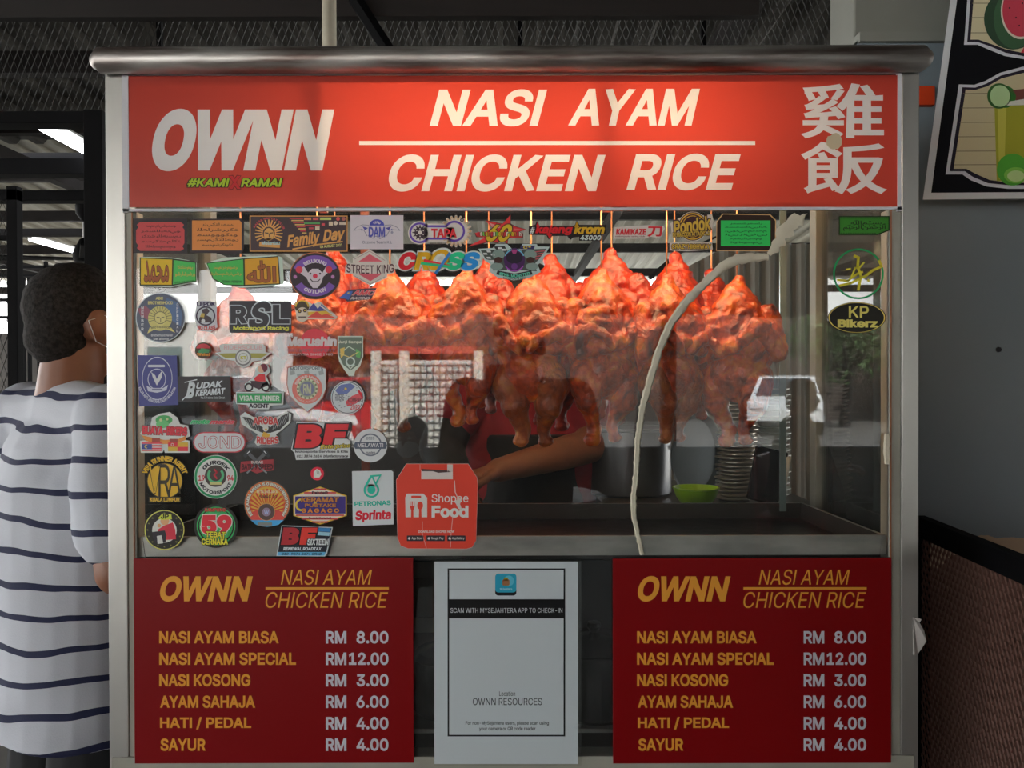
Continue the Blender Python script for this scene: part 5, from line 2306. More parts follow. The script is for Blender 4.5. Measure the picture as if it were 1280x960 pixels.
# TAPA
a = Art()
for k in range(20):
    an = k * 18
    a.poly(rotp([(570 + 14, 289 - 2.2), (570 + 20, 289 - 1.2), (570 + 20, 289 + 1.2), (570 + 14, 289 + 2.2)], 570, 289, an), 'd8cfc4', 0)
    a.line(rotp([(570 + 14.5, 287.5), (570 + 18.5, 288.4), (570 + 18.5, 289.6), (570 + 14.5, 290.5)], 570, 289, an), .7, 'b08c50', 2)
a.circ(570, 289, 16, 'd8cfc4', 1)
a.circ(524.5, 291, 14.5, 'd8cfc4', 1)
a.rect(524, 279.5, 570, 303, 'd8cfc4', 1)
a.circ(524.5, 291, 13, '5a3f94', 3)
a.circ(568, 289, 13.2, '5a3f94', 3)
a.rect(524, 281.5, 568, 299.5, '5a3f94', 3)
a.circ(524.5, 291, 10.5, 'd8cfc8', 4)
a.circ(568, 289, 10.6, 'd8cfc8', 4)
a.rect(524, 284.2, 568, 297, 'd8cfc8', 4)
a.circ(525, 290.7, 6.8, '3a2c34', 5)
for k in range(12):
    a.poly(rotp([(531, 289.6), (534.6, 290.3), (534.6, 291.2), (531, 291.8)], 525, 290.7, k * 30), '3a2c34', 5)
    if k % 2:
        a.circ(*rotp([(529.8, 290.7)], 525, 290.7, k * 30)[0], .8, 'd8cfc8', 6, n=8)
a.circ(525, 290.7, 2.6, 'd8cfc8', 6, n=18)
a.text('TAPA', 539, 285.8, 571, 297, 'd83038', 5, .06)
a.text('SINCE 1987', 538, 303.5, 552, 306, '3a2c34', 3, .03)
a.circ(577.5, 275, 2.4, '3a3438', 3, n=16)
a.text('R', 576.5, 274, 578.7, 276.4, 'd8cfc8', 4)
st(a, 'chain link shaped purple outlined sticker with red letters and a gold sprocket')
# 60 star
a = Art()
star = [(585, 308), (607, 296.5), (596, 296), (594, 291), (608, 289.5), (616, 285), (607, 276), (628, 280), (638, 269), (638, 280), (643, 283), (657, 287), (645, 290.5), (653, 291.5), (653, 296.5),
        (635, 297), (634, 304), (628, 301), (622, 303), (611, 302)]
a.poly([(x + (x - 622) * .03, y + (y - 289) * .07) for x, y in star], '401818', 0)
a.poly(star, 'b82c30', 1)
a.poly([(611, 278), (626, 284), (618, 287)], 'd89090', 2)
a.poly([(642, 285.5), (655, 287), (642, 288.6)], 'd06060', 2)
a.text('60', 608, 280.5, 640, 302, 'e8c430', 3, .05, .4, out=('4a2020', .05))
cols = ['c83040', 'e8e0d0', '60a040', 'e0c030', 'e07030']
s = 'DelangiRacerTanah'
for i, ch in enumerate(s):
    x = 597 + i * 3.25
    a.text(ch, x, 290, x + 2.7, 295, cols[i % 5], 6, .05, out=('30201c', .06))
st(a, 'red star burst sticker with large yellow 60')
# kajangkrom
a = Art()
a.poly([(661, 283), (669, 281), (671, 276), (674, 282), (718, 282), (721, 275.5), (724, 281), (758.5, 281), (757, 292), (752.5, 293), (752, 301), (724, 301), (724, 296), (716, 297), (713, 300), (709, 295),
        (690, 295), (686, 300), (683, 294), (661, 293.5)], '1c1416', 0)
a.text('#', 662.5, 284, 668.5, 292.5, 'd8dcd8', 1, .04, .2)
a.text('kajang', 669, 281.5, 716, 294, 'c82028', 1, .06, .2)
a.text('krom', 717, 281.5, 756, 292.5, 'd8a828', 1, .06, .2)
a.poly([(670, 283), (672, 277.5), (675, 284)], 'c82028', 1)
a.poly([(718, 284), (721, 277), (724, 284)], 'd8a828', 1)
a.poly([(684, 293), (687, 298.5), (690, 293)], 'c82028', 1)
a.text('43000', 725, 294, 751.5, 300.2, 'd0dcd8', 1, .05, .2)
st(a, 'long red and yellow spiky lettering sticker beginning with a hash sign')
# kamikaze
a = Art()
a.poly([(768, 284), (790, 282.5), (812, 281.5), (830, 282.5), (831, 286), (824, 297), (812, 296), (808, 298), (767.5, 298.5)], 'd4c8c0', 0)
a.text('KAMIKAZE', 770, 286, 808, 293.5, 'c82c34', 1, .06, .1)
a.text('刀', 809, 283, 828, 296, 'c82c34', 1, .05)
a.text('motorsports racing club', 769, 294.5, 806, 297, '6a3434', 1, .02)
st(a, 'small red flame lettered sticker on pale outline near the top centre right')
# pondok
a = Art()
a.circ(866, 283, 18.5, 'd0c4bc', 0)
a.poly([(837, 303), (890, 303), (891, 312), (860, 314), (837, 313)], 'd0c4bc', 0)
a.poly([(838, 279), (850, 272), (890, 268), (892, 276), (888, 292), (840, 297)], 'd0c4bc', 0)
a.circ(866, 283, 17.8, '3a2026', 1)
a.ring(866, 283, 15, 16.8, 'd8a840', 2)
a.ring(866, 283, 12.6, 13.6, 'd8a840', 2)
a.text('Pondok', 841, 273, 889, 291, 'e0b84c', 4, .045, .2, rot=-9, out=('3a2026', .07))
a.text('DI MAK CUN ATTACK 3.0', 841, 289.5, 887, 295.5, 'e0b84c', 6, .04, rot=-3, out=('3a2026', .08))
a.text('CRAZYHIGHWAY', 839.5, 305, 889, 311.3, 'e0b84c', 3, .045, out=('3a2026', .09))
st(a, 'round brown and gold script sticker just left of the green plaque')
# green plaque
a = Art()
a.poly([(903, 267), (963, 268), (970, 275), (969.5, 314), (895, 313.5), (895.5, 277)], 'b89464', 0)
a.poly([(904, 268), (962, 269), (969, 276), (968.5, 312.8), (896, 312.5), (896.5, 277.5)], '2a1a14', 1)
a.rect(901, 275.5, 963, 307.5, '2ca850', 2)
arab(a, 906, 277, 959, 306, '12341c', 3, 15, 6)
st(a, 'bright green script plaque in dark brown frame left of the sealant smear')
# dark green plaque
a = Art()
a.poly([(1048.5, 270), (1112, 270), (1112, 288), (1097, 294), (1048.5, 294)], '14240f', 0)
a.poly([(1050, 271.5), (1110.5, 271.5), (1110.5, 287), (1096, 292.6), (1050, 292.6)], '2f6a22', 1)
for k in range(20):
    a.rect(1051 + k * 3, 272, 1052.6 + k * 3, 273.2, '14240f', 2)
    if k < 15:
        a.rect(1051 + k * 3, 291, 1052.6 + k * 3, 292.2, '14240f', 2)
a.text('\ufdfd', 1054, 275, 1107, 289, '101c0c', 2, .005)
st(a, 'dark green calligraphy plaque sticker at the top right corner of the glass')
# green ring with yellow script
a = Art()
a.ring(1073, 342.3, 29.5, 31.8, '107a44', 0)
a.line([(1068, 320), (1073, 322), (1072, 333), (1076, 345), (1073, 362)], 3.4, 'c0b430', 0)
a.line([(1050, 357), (1063, 354), (1082, 345), (1091, 338), (1102, 333), (1099, 326)], 3.0, 'c0b430', 1)
a.line([(1047, 350), (1060, 351), (1072, 342), (1078, 340)], 2.6, 'c0b430', 2)
a.line([(1064, 347), (1069, 335), (1074, 335), (1080, 328)], 2.2, 'c0b430', 3)
a.line([(1058, 337), (1063, 336)], 2.0, 'c0b430', 3)
a.rect(1084, 349, 1087, 352, 'c0b430', 3, rot=40)
st(a, 'green ring sticker with yellow calligraphy on the right strip of glass')
# KP Bikerz
a = Art()
a.circ(1071, 397, 36.3, '16140f', 0, ry=19.5, n=48)
a.ring(1071, 397, 34, 35.3, 'c8b45a', 1, k_y=.535, n=48)
a.text('KP', 1061, 382.5, 1086, 397, 'd0c468', 1, .02)
a.text('Bikerz', 1047, 399, 1097, 409.5, 'd0c468', 1, .06)
st(a, 'black oval sticker with gold letters on the right strip of glass')
# yellow and green calligraphy pair
a = Art()
a.poly([(174, 321), (215, 322), (234, 325), (246, 328), (246, 352), (228, 356), (214, 359), (175, 358)], 'b8c8b8', 0)
a.poly([(174.5, 321.5), (216, 323), (245, 327), (245.5, 352), (215, 357.5), (174.5, 357)], '1c2412', 1)
a.poly([(176, 323), (215.3, 324.5), (214.6, 356), (176, 355.6)], 'd8b41c', 2)
a.poly([(217, 325), (244, 328.5), (244.5, 351), (216.2, 355.6)], '3aa048', 2)
a.text('\u0645\u062d\u0645\u062f' if False else '\ufee3\ufea4\ufee4\ufeaa'[::-1], 180, 326, 211, 353, '8a4c24', 3, .03, out=('3a2410', .03))
arab(a, 219, 331, 244, 347, 'b48a3c', 3, 21, 2)
a.text('SOLAT NABI', 218, 351, 243, 353.5, '14401c', 3, .03, rot=-5)
st(a, 'yellow and green calligraphy strip sticker at left, yellow end leftmost')
a = Art()
a.poly([(256, 329), (280, 322), (345, 319), (353, 322), (355, 355), (340, 358), (300, 360), (268, 352)], 'b4c4b8', 0)
a.poly([(258, 328.5), (304, 323), (348, 320), (350.5, 355.5), (305, 357.5), (280, 357), (266, 349)], '1c2412', 1)
a.poly([(259, 329.5), (304, 324.2), (304.5, 356.2), (281, 355.6), (267, 348)], '3aa048', 2)
a.poly([(305.8, 324), (346.8, 321.4), (349, 354.2), (306.4, 356)], 'e0a428', 2)
a.text('\ufdf2', 309, 326, 345, 353, '8a4c24', 3, .03, out=('3a2410', .03))
arab(a, 262, 331, 302, 347, 'b48a3c', 3, 33, 2)
a.text('TERIMA PERIBAN', 277, 350.5, 302, 353.5, '14401c', 3, .03)
st(a, 'green and yellow calligraphy strip sticker, yellow end at right')
# Belukang outlaw
a = Art()
a.circ(394, 345, 32, 'a05a34', 0, ry=29.8)
a.circ(394, 345, 31, '2c2228', 1, ry=28.8)
a.ring(394, 347, 20, 30, '6a4894', 2, a0=205, a1=335, k_y=.93)
a.ring(394, 343, 20, 29.5, '6a4894', 2, a0=32, a1=148, k_y=.93)
a.arc('BELUKANG', 394, 347, 20, 6.5, -38, 38, 'd8ccd4', 3, .05, k_y=.93)
a.arc('OUTLAW', 394, 342, 20, 6.5, 146, 214, 'd8ccd4', 3, .05, low=True, k_y=.93)
a.poly([(372, 336), (380, 333), (385, 341), (390, 336), (398, 336), (403, 341), (407, 334), (413, 334), (411, 340), (404, 346), (402, 353), (397, 360), (391, 360), (386, 353), (383, 347), (376, 342)],
       'c8bcc4', 3)
for (x, y) in ((374, 337), (411, 337)):
    a.circ(x, y, 4.4, 'c83c50', 4, n=18)
a.circ(394, 345, 3, 'b83048', 4, n=14)
a.line([(388, 349), (391, 352), (397, 352), (400, 349)], 1.1, '3a2c34', 4)
a.circ(388, 342, 1.3, '3a2c34', 4, n=8)
a.circ(400, 342, 1.3, '3a2c34', 4, n=8)
for x in (369, 416):
    a.circ(x, 346, 2.3, 'a06a98', 2, n=10)
st(a, 'round black sticker with purple ribbons and horned pale face')
# street king
a = Art()
hexa = [(462, 312), (484, 325), (484, 330), (494, 331), (493, 341), (484, 343), (484, 347), (463, 357), (441, 345), (441, 342), (431, 342), (432, 331), (441, 329), (441, 323)]
a.poly(hexa, 'ccc2ba', 0)
a.poly([(448, 327), (462, 317.5), (478, 327)], 'b8505c', 1)
a.poly([(447, 342), (478, 342), (463, 351.5)], 'b8505c', 1)
a.line([(443, 324), (462, 314), (481, 325.5)], .6, '8a7070', 1)
a.line([(443, 345), (463, 355), (481, 346)], .6, '8a7070', 1)
a.text('STREET KING', 433, 329.5, 492.5, 340.5, '4a2e34', 1, .02, arch=-2)
st(a, 'white hexagon sticker with red triangles and dark lettering across')
# multicolour CROSS
a = Art()
for i, (ch, x0, x1, cc) in enumerate((('C', 498, 520, 'e01c2c'), ('R', 517, 539, 'd8a410'), ('S', 558, 581, '10a070'), ('S', 576, 600, '1878b8'))):
    a.text(ch, x0, 315, x1, 337.5, cc, 3, .07, .25, out=('d8dcd4', .06))
a.bb = [497, 311, 601, 341]
a.text('O', 535, 312, 562, 338, 'd8a410', 3, .03, .35, out=('d8dcd4', .07))
a.line([(531, 326), (561, 333)], 4.2, 'd02838', 5)
a.line([(527, 329), (566, 334)], 3.6, '18a068', 6)
a.line([(562, 317), (545, 341)], 3.6, '2468a8', 7)
st(a, 'large slanted lettering sticker in red, yellow, green and blue')
# helmet and wings
a = Art()
a.poly([(598, 311), (616, 310), (620, 305), (634, 305), (640, 311), (650, 311), (653, 305), (671, 305), (672, 308), (687, 308.5), (676, 328), (672, 331), (676, 340), (660, 348), (642, 350.5), (622, 347),
        (611, 339), (613, 330), (606, 326)], 'a0aeac', 0)
a.poly([(601, 313), (634, 312), (634, 338), (616, 338), (618, 326), (607, 324)], '3c4440', 1)
a.poly([(652, 312), (683, 311), (673, 325), (668, 330), (671, 339), (650, 338)], '3c4440', 1)
a.poly([(617, 308), (631, 307.5), (633, 312), (620, 312)], '2c3030', 1)
a.poly([(651, 307), (669, 307), (667, 311.5), (650, 311.5)], '2a2850', 1)
for (x, y) in ((608, 313), (603.5, 316), (613, 317), (608, 321), (612, 325), (622, 309), (627, 311)):
    a.poly([(x, y), (x + 5, y), (x + 6, y + 2.4), (x + 1, y + 2.4)], 'd8dcdc', 2)
for k in range(4):
    a.line([(668 + k * .6, 315 + k * 3), (681 - k * 2.4, 313.5 + k * 3)], 1.3, 'a84850', 2)
a.text('C*', 654, 307.5, 664, 311, 'd8c040', 2, .04)
for s in (-1, 1):
    a.circ(643 + s * 20, 318, 8, '70827c', 2, ry=6, n=18)
    a.circ(643 + s * 20, 325, 5, '3a201c', 3, ry=4, n=12)
    a.circ(643 + s * 22, 333, 8, '70827c', 2, ry=4.5, n=18)
a.circ(643, 325, 13.2, '3a1c48', 4, ry=15)
a.circ(643, 322, 10.4, '1c1426', 5, ry=7.5)
a.ring(643, 324, 11.5, 13, '6ab0c8', 6, a0=200, a1=255, n=10)
a.ring(643, 324, 11.5, 13, '6ab0c8', 6, a0=285, a1=340, n=10)
a.ring(643, 326, 12, 13.4, '8a3c9c', 6, a0=30, a1=150, n=14)
a.poly([(639, 312), (647, 312), (645, 317), (641, 317)], '9a3a70', 6)
a.circ(643, 333, 4, '5a2c70', 6, ry=4, n=14)
a.poly([(622, 338), (643, 342), (664, 338), (666, 343), (643, 348), (620, 343)], '20262a', 6)
a.text('#THE_MONSTER', 624, 339.5, 662, 344.5, '58b498', 7, .03, arch=-3)
a.text('RACE PUNYA RIDE', 629, 346, 657, 348.8, '303438', 7, .02, arch=-1)
st(a, 'winged dark purple helmet sticker with chequered flag in front of the chickens')
# RMC slanted
a = Art()
a.poly([(423, 373), (436, 362), (471, 360), (464, 374), (434, 377), (431, 374)], '3a2c3c', 0)
a.poly([(424, 372.5), (435, 364), (441, 364), (436, 375), (431, 373)], '3c5aa0', 1)
a.poly([(434, 366), (437, 365), (436, 368)], 'd8c050', 2)
a.text('AMC', 440, 362.5, 469, 369, 'c04c54', 1, .05, .4, out=('d0b8b4', .04))
a.text('RACING', 438, 371, 463, 374.5, 'd0c0bc', 1, .04, .4)
st(a, 'small slanted blue, red and black racing sticker on the orange chicken')
# round ABC portrait
a = Art()
a.circ(200.5, 397, 31, 'a8b0b4', 0)
a.circ(200.5, 397, 29.9, '4a5060', 1)
a.poly([(208, 372), (222, 378), (228, 392), (226, 408), (214, 400), (206, 386)], '4a60848'[:6], 2)
a.poly([(172, 386), (182, 382), (190, 390), (186, 400), (176, 396)], '7c4a58', 2)
a.circ(200, 398, 15, 'b0a868', 3, ry=15.5)
for k in range(15):
    an = R(165 + k * 15)
    a.line([(200 + 8 * math.cos(an), 398 + 9 * math.sin(an)), (200 + 15 * math.cos(an), 398 + 15.5 * math.sin(an))], .6, '5c5a44', 4)
a.circ(200.5, 399, 6.6, 'c0b878', 5, ry=8.5)
a.ring(200.5, 397, 7, 8, '6a6648', 5)
a.line([(196, 396.5), (199.5, 397)], .9, '4a4838', 6)
a.line([(202, 397), (205, 396.5)], .9, '4a4838', 6)
a.line([(200.8, 398), (200.8, 402)], .7, '4a4838', 6)
a.line([(198, 404.5), (203, 404.5)], .7, '4a4838', 6)
a.poly([(184, 417), (187, 409.5), (200, 407.5), (214, 409.5), (219, 416), (210, 412), (200, 411), (192, 412.5)], 'b8b070', 7)
a.text('BROTHERHOOD', 189, 408.7, 213, 411.2, '4a4838', 8, .02, arch=1)
a.text('ABC', 194.5, 371, 204, 374.8, 'b8b070', 3, .04)
a.text('BROTHERHOOD', 185, 376.5, 216, 380.5, 'b8b070', 3, .04)
for i, ch in enumerate('MEMBER'):
    a.text(ch, 176.6, 383 + i * 5.3, 179.6, 386.6 + i * 5.3, 'c0c4c8', 3, .03)
for i, ch in enumerate('OFFICIAL'):
    a.text(ch, 220.5, 379 + i * 4.7, 223.2, 382.3 + i * 4.7, 'c0c4c8', 3, .03)
a.text('Brotherhood Never', 189, 417.5, 216, 420.5, 'c0c4c8', 3, .02)
a.text('be alone', 192, 422, 211, 425, 'c0c4c8', 3, .02)
st(a, 'large round grey sticker with pale gold headdress portrait at left')
# bird in ring
a = Art()
a.poly([(246, 380), (250, 375.5), (262, 376), (270, 380), (271, 386), (271, 402), (272, 409), (263, 415), (248, 413), (245, 404), (243, 395), (245, 387)], 'b8bcc0', 0)
a.text('LEPOK', 246, 377, 269, 383, '38304e', 1, .06, out=('b8bcc0', .05))
a.ring(257, 395, 10.4, 12.2, '30283c', 2)
a.circ(257, 395, 10.4, 'a4aaae', 2)
a.poly([(252, 387), (259, 385), (262, 389), (258, 394), (264, 397), (265, 403), (249, 403), (249, 397), (254, 394)], '3c3238', 3)
a.poly([(252, 391), (256, 392), (255, 397), (250, 396)], 'a8924c', 4)
a.circ(254, 401, 2.4, 'd0d4d4', 5, n=12)
a.text('NO CLASS', 247, 406, 269, 411.5, 'a83c40', 3, .05, arch=-1.5)
st(a, 'small white edged bird emblem sticker left of the black three letter sticker')
# RSL
a = Art()
a.rect(286.5, 376, 364.5, 415.8, '2b2b31', 0, r=3)
a.text('R', 288, 382, 309, 404.5, '2b2b31', 1, .06, out=('a8b0b4', .035))
a.text('L', 341, 381, 362, 404.5, '2b2b31', 1, .06, out=('a8b0b4', .035))
a.text('S', 311, 377, 339, 412, '2b2b31', 3, .05, .25, out=('a8b0b4', .035))
a.text('Motosport Racing', 291.5, 407.5, 361, 413.8, 'b4b44a', 5, .05)
st(a, 'black rectangular sticker with three big outlined letters')
# helmet skull and mountains
a = Art()
a.poly([(368, 380), (374, 375.5), (383, 376), (390, 380), (400, 377), (422, 396), (420, 399), (400, 399), (385, 399), (378, 403), (371, 400)], 'c0b8a8', 0)
a.circ(377.5, 383.5, 9, '3a3020', 1, ry=7.5)
a.ring(377.5, 383.5, 7, 8.6, 'c8a838', 2, a0=180, a1=360, n=14)
a.circ(378, 392, 7.5, 'c8bca8', 2, ry=8)
for (x, y) in ((374.5, 389), (381, 388)):
    a.circ(x, y, 2.4, '3a2c28', 3, n=12)
    a.circ(x, y, 1, 'c8a838', 4, n=8)
a.rect(373, 395.5, 383, 397, '4a3a34', 3)
a.poly([(385, 388), (392, 378.5), (397, 386), (402, 380), (408, 386), (412, 390)], '3c3c7c', 1)
a.poly([(384, 390), (412, 388), (417, 394), (384, 394)], 'd0a83c', 2)
a.poly([(384, 397), (396, 389), (402, 394), (408, 392), (420, 397.5)], 'c0483c', 3)
a.line([(396, 379), (420, 396)], 1.8, 'c8c4c0', 4)
st(a, 'small skull in helmet sticker with blue and orange mountain shapes')
# Marushin
a = Art()
a.circ(393.5, 429.5, 18.8, 'b83440', 0)
a.text('Marushin', 358, 420.5, 421, 433, 'd4c8c8', 1, .07, .08)
a.text('HELMET EXPERT', 360, 436, 419, 439.5, '8a5258', 1, .03)
a.text('MALAYSIA SINCE 1980', 361, 441.5, 416, 444.5, 'd0b8b8', 1, .02)
st(a, 'plain red disc sticker with pale helmet maker lettering across it')
# Janji sampai
a = Art()
a.poly([(422, 420), (454, 420), (454, 446), (450, 458), (444, 464), (442, 470), (436, 470), (430, 462), (424, 452), (422, 440)], 'bcc4b8', 0)
a.poly([(423.5, 421.5), (452.5, 421.5), (452.5, 446), (448, 456), (438, 463), (429, 456), (423.5, 444)], '59665a', 1)
a.text('Janji Sampai', 423, 425.5, 453, 430, 'c8ccb8', 2, .04)
a.poly([(425, 436), (431, 434), (430, 444), (426, 448)], 'b8a054', 2)
a.poly([(445, 436), (451, 440), (450, 448), (445, 446)], '5c9c5c', 2)
a.line([(425, 442), (437, 446.5), (448, 440)], 1.2, 'c0b070', 3)
a.ring(438, 452, 4, 6, 'b0bcb4', 3)
a.line([(430, 438), (436, 433), (444, 438)], 1.2, 'a8b4a4', 3)
a.line([(434, 456), (438, 461), (443, 456)], 1.4, 'a8b4a4', 3)
st(a, 'grey green shield sticker with pale outline right of the red disc')
# small round
a = Art()
a.circ(254, 438, 10.3, '3a3020', 0)
a.circ(254, 435.5, 8.6, 'a8323a', 1, ry=6, a0=180, a1=360)
a.poly([(247, 440), (252, 435), (262, 437), (261, 441), (250, 442)], '3c7a4c', 2)
a.text('Wakaf', 246, 441, 263, 445, 'd88a34', 3, .05)
st(a, 'tiny round red, green and black sticker in the left column')
# winged KT
a = Art()
a.poly([(274, 432), (278, 430), (329, 430.5), (332, 433), (332, 440), (338.5, 441.5), (328, 450), (316, 452), (311, 458), (304, 460), (297, 457), (293, 451), (280, 449), (269, 441), (276, 440)],
       'e0e2de', 0)
a.text('RIDERSCLUB', 280, 431.5, 328, 437, 'd0a8a8', 1, .02)
a.poly([(272, 442), (295, 441.5), (296, 447), (282, 447.5)], '8a8440', 1)
a.poly([(336, 442), (313, 441.5), (312, 447), (326, 447.5)], '8a8440', 1)
a.ring(304, 447, 8.3, 10, '6c6c6c', 2)
a.circ(304, 447, 8.3, 'e0e2de', 2)
a.ring(304, 447, 5, 5.8, '8a8a80', 3)
a.text('KT', 300.5, 445, 308, 449, 'a8a030', 3, .06)
st(a, 'white winged sticker with a small ring in its middle')
# blue rectangle
a = Art()
a.poly([(172, 444), (221, 444.5), (223, 506), (174, 508)], '383c74', 0)
a.ring(196.5, 473, 18.2, 19, 'b0b4c4', 1, k_y=1.42, n=44)
a.arc('KELAB ANTI JENAYAH & DADAH MALAYSIA', 196.5, 468, 22.5, 4, 118, 242, 'b8bccc', 1, .04, low=True, k_y=1.35)
a.ring(196, 474, 10.5, 11.5, 'a8acbc', 1, k_y=1.15)
a.poly([(196, 482), (191, 472), (189, 465), (194, 469), (196, 474), (199, 468), (203, 463), (202, 472)], 'c8ccd4', 2)
a.rect(185, 456, 206, 459, 'c0c4d0', 2, r=1)
a.poly([(183, 482), (189, 485), (204, 485), (210, 481), (208, 488), (196, 491), (185, 489)], 'b0b4c4', 2)
a.rect(190, 486, 203, 488, '5a6080', 3)
st(a, 'dark blue rectangular sticker with oval eagle crest at the left edge')
# Budak Keramat
a = Art()
a.poly([(222.5, 470.5), (288, 470), (289, 502), (223, 502.5)], '28272a', 0)
a.text('B', 232, 478, 244, 498, 'c8d0d4', 1, .06, .35)
a.text('UDAK', 245, 477, 279, 485, 'c8d0d4', 1, .05, .3, rot=-5)
a.text('KERAMAT', 244, 486, 282, 494, 'c8d0d4', 1, .05, .3, rot=-4)
a.line([(228, 500), (236, 492), (240, 486)], 1.4, 'c8d0d4', 2)
a.line([(231, 478), (246, 474.5)], 1.2, 'c8d0d4', 2)
a.text('No.5 Kelana Gold Street', 251, 495.5, 281, 498.5, 'a0a8ac', 1, .01)
st(a, 'black rectangular sticker with rough white brush lettering')
# Visa runner agent
a = Art()
a.poly([(295, 490), (321, 490), (306, 488), (306, 480), (318, 470), (320, 460), (326, 454.5), (335, 456), (338, 464), (333, 470), (337, 480), (338, 488), (330, 490), (355, 490), (354, 506),
        (338, 507), (336, 511.5), (312, 511.5), (309, 506), (295, 505)], 'b8c0be', 0)
a.poly([(296, 491.5), (353, 491.5), (352, 504.5), (296, 504)], '2c5c40', 1)
a.poly([(297.5, 493), (351.5, 493), (350.5, 503), (297.5, 502.6)], '2e8c50', 2)
a.text('VISA RUNNER', 299, 494.5, 349.5, 501, 'c8d4cc', 3, .05)
a.text('AGENT', 311, 504.5, 336, 510, '26242c', 1, .06)
for x in (311, 332):
    a.ring(x, 484, 3.4, 5.6, '2a2026', 2)
a.poly([(313, 476), (320, 476), (329, 478), (334, 476), (336, 481), (324, 487), (315, 483)], '35262e', 2)
a.poly([(317, 473), (325, 467), (331, 468), (332, 477), (324, 477), (319, 476)], 'b82c34', 3)
a.circ(327, 461, 5, 'c09c84', 3, n=18)
a.circ(329, 460, 5.4, '5c2030', 4, n=20, a0=-130, a1=80)
st(a, 'green plate sticker with a red jacketed motorbike rider on top')
# shield
a = Art()
sh_ = [(359, 459), (370, 456), (383, 455.3), (396, 456.5), (408, 460), (408, 486), (404, 497), (396, 506), (384.5, 515.5), (372, 506), (361, 494), (358, 480)]
a.poly(sh_, '96564e', 0)
a.poly([(384 + (x - 384) * .955, 484 + (y - 484) * .96) for x, y in sh_], 'b0b6b6', 1)
for k in range(5):
    a.poly([(362 + k * 9, 464 + (k % 2) * 4), (368 + k * 9, 463 + (k % 2) * 4), (369 + k * 9, 468 + (k % 2) * 4), (363 + k * 9, 469 + (k % 2) * 4)], '8c9292', 2)
a.text('MOTORSPORTS', 363, 459, 404, 463.5, '5c6468', 2, .03, arch=1.5)
a.circ(384, 486, 19, 'bc6c64', 3)
a.circ(384, 486, 13.2, 'b0b49c', 4)
a.circ(384, 486, 10.6, '8a9078', 5)
a.circ(384, 486, 8.8, '6a6c88', 6)
for k in range(14):
    a.circ(384 + 11.8 * math.cos(k * .449), 486 + 11.8 * math.sin(k * .449), 1.3, '6c7058', 6, n=8)
a.text('RM', 379, 480, 389, 492, 'a8a888', 7, .04)
a.arc('SQUAD MUDA', 384, 486, 14.2, 3.6, -70, 70, 'd8d0cc', 4, .05)
a.arc('MALAYSIA', 384, 486, 14.2, 3.2, 130, 230, 'd0a8a0', 4, .04, low=True)
st(a, 'pale shield sticker with red ring and gear in the middle column')
# round speckled
a = Art()
a.circ(434.5, 497, 21, 'b4babc', 0)
a.ring(434.5, 497, 19, 19.8, '4a4e54', 1)
a.ring(436, 496, 19.6, 21.4, '1c1c20', 2, a0=-75, a1=15, n=16)
a.poly([(419, 488), (426, 481), (438, 479), (444, 483), (434, 492), (424, 494)], '5a6694', 2)
a.circ(432, 486, 1.7, 'd8c060', 3, n=10)
a.poly([(432, 502), (440, 495), (452, 490), (454, 498), (444, 505), (434, 508)], 'b85058', 2)
a.poly([(447, 489), (449, 487), (453, 494), (452, 497)], 'c82838', 3)
a.text('RIDERS', 419, 492, 430, 501, '6a7078', 3, .03)
a.text('KOMPAK', 435, 497, 452, 503, '5a3038', 3, .03)
a.text('2020', 438, 506, 450, 512, 'b04850', 3, .03)
for k in range(26):
    rn = random.Random(k)
    a.rect(*(lambda x, y: (x, y, x + 1.8, y + .9))(420 + rn.uniform(0, 26), 484 + rn.uniform(0, 26)), '80868c', 2)
st(a, 'round pale sticker with blue and red speckled print')
# crocodile bikers
a = Art()
a.poly([(175, 542), (180, 533), (188, 532), (190, 522), (200, 517), (212, 515), (222, 522), (225, 530), (235, 532), (238, 545), (229, 549), (237, 551), (237, 566), (206, 566), (205, 562), (203, 566), (176, 566),
        (175, 551), (184, 550)], 'ccd0cc', 0)
a.circ(205, 525, 10.5, '3c8a4c', 1, ry=6)
a.circ(203, 530, 8, '58a064', 2, ry=5)
a.circ(201, 525, 2, 'c8d0a0', 3, n=10)
a.circ(209, 524, 1.6, 'c8d0a0', 3, n=10)
a.text('BUAYA-BIKERS', 178, 533, 234, 544, 'b83440', 3, .07, rot=2, out=('5a2024', .04))
a.poly([(177, 544), (190, 547), (206, 550), (222, 549), (232, 545), (232, 550), (218, 555), (196, 555), (182, 551)], 'c07c3c', 3)
a.rect(190, 547.5, 200, 553, '8a3c34', 4)
a.rect(212, 548.5, 222, 553.5, '8a3c34', 4)
a.rect(177, 553, 202, 564, 'c04048', 4)
for k in range(3):
    a.rect(177, 554.8 + k * 3.4, 202, 556.3 + k * 3.4, 'd0ccd0', 5)
a.rect(177, 555, 190, 561.5, '34407c', 6)
a.ring(183, 558.2, 1.4, 2.4, 'd8c850', 7, a0=60, a1=300, n=10)
a.rect(210, 553, 235, 564, 'd8b040', 4)
a.rect(210, 553, 222, 558.5, 'c83440', 5)
a.rect(222, 558.5, 235, 564, 'c83440', 5)
a.ring(215.5, 555.8, 1.2, 2, 'e0d8c8', 6, n=10)
st(a, 'green crocodile sticker with red lettering above two small flags')
# motomania
a = Art()
a.text('moto', 238, 524.5, 262, 530, '2c9c5c', 1, .05, .35, out=('a8c0b0', .04))
a.text('mania', 262, 524.5, 293, 530, 'b83c48', 1, .05, .35, out=('c0a8a8', .04))
a.bb = [237, 523, 294, 533]
a.text('sdn bhd', 272, 531, 291, 533, '6a4a4c', 1, .02)
st(a, 'thin green and red slanted lettering sticker without background')
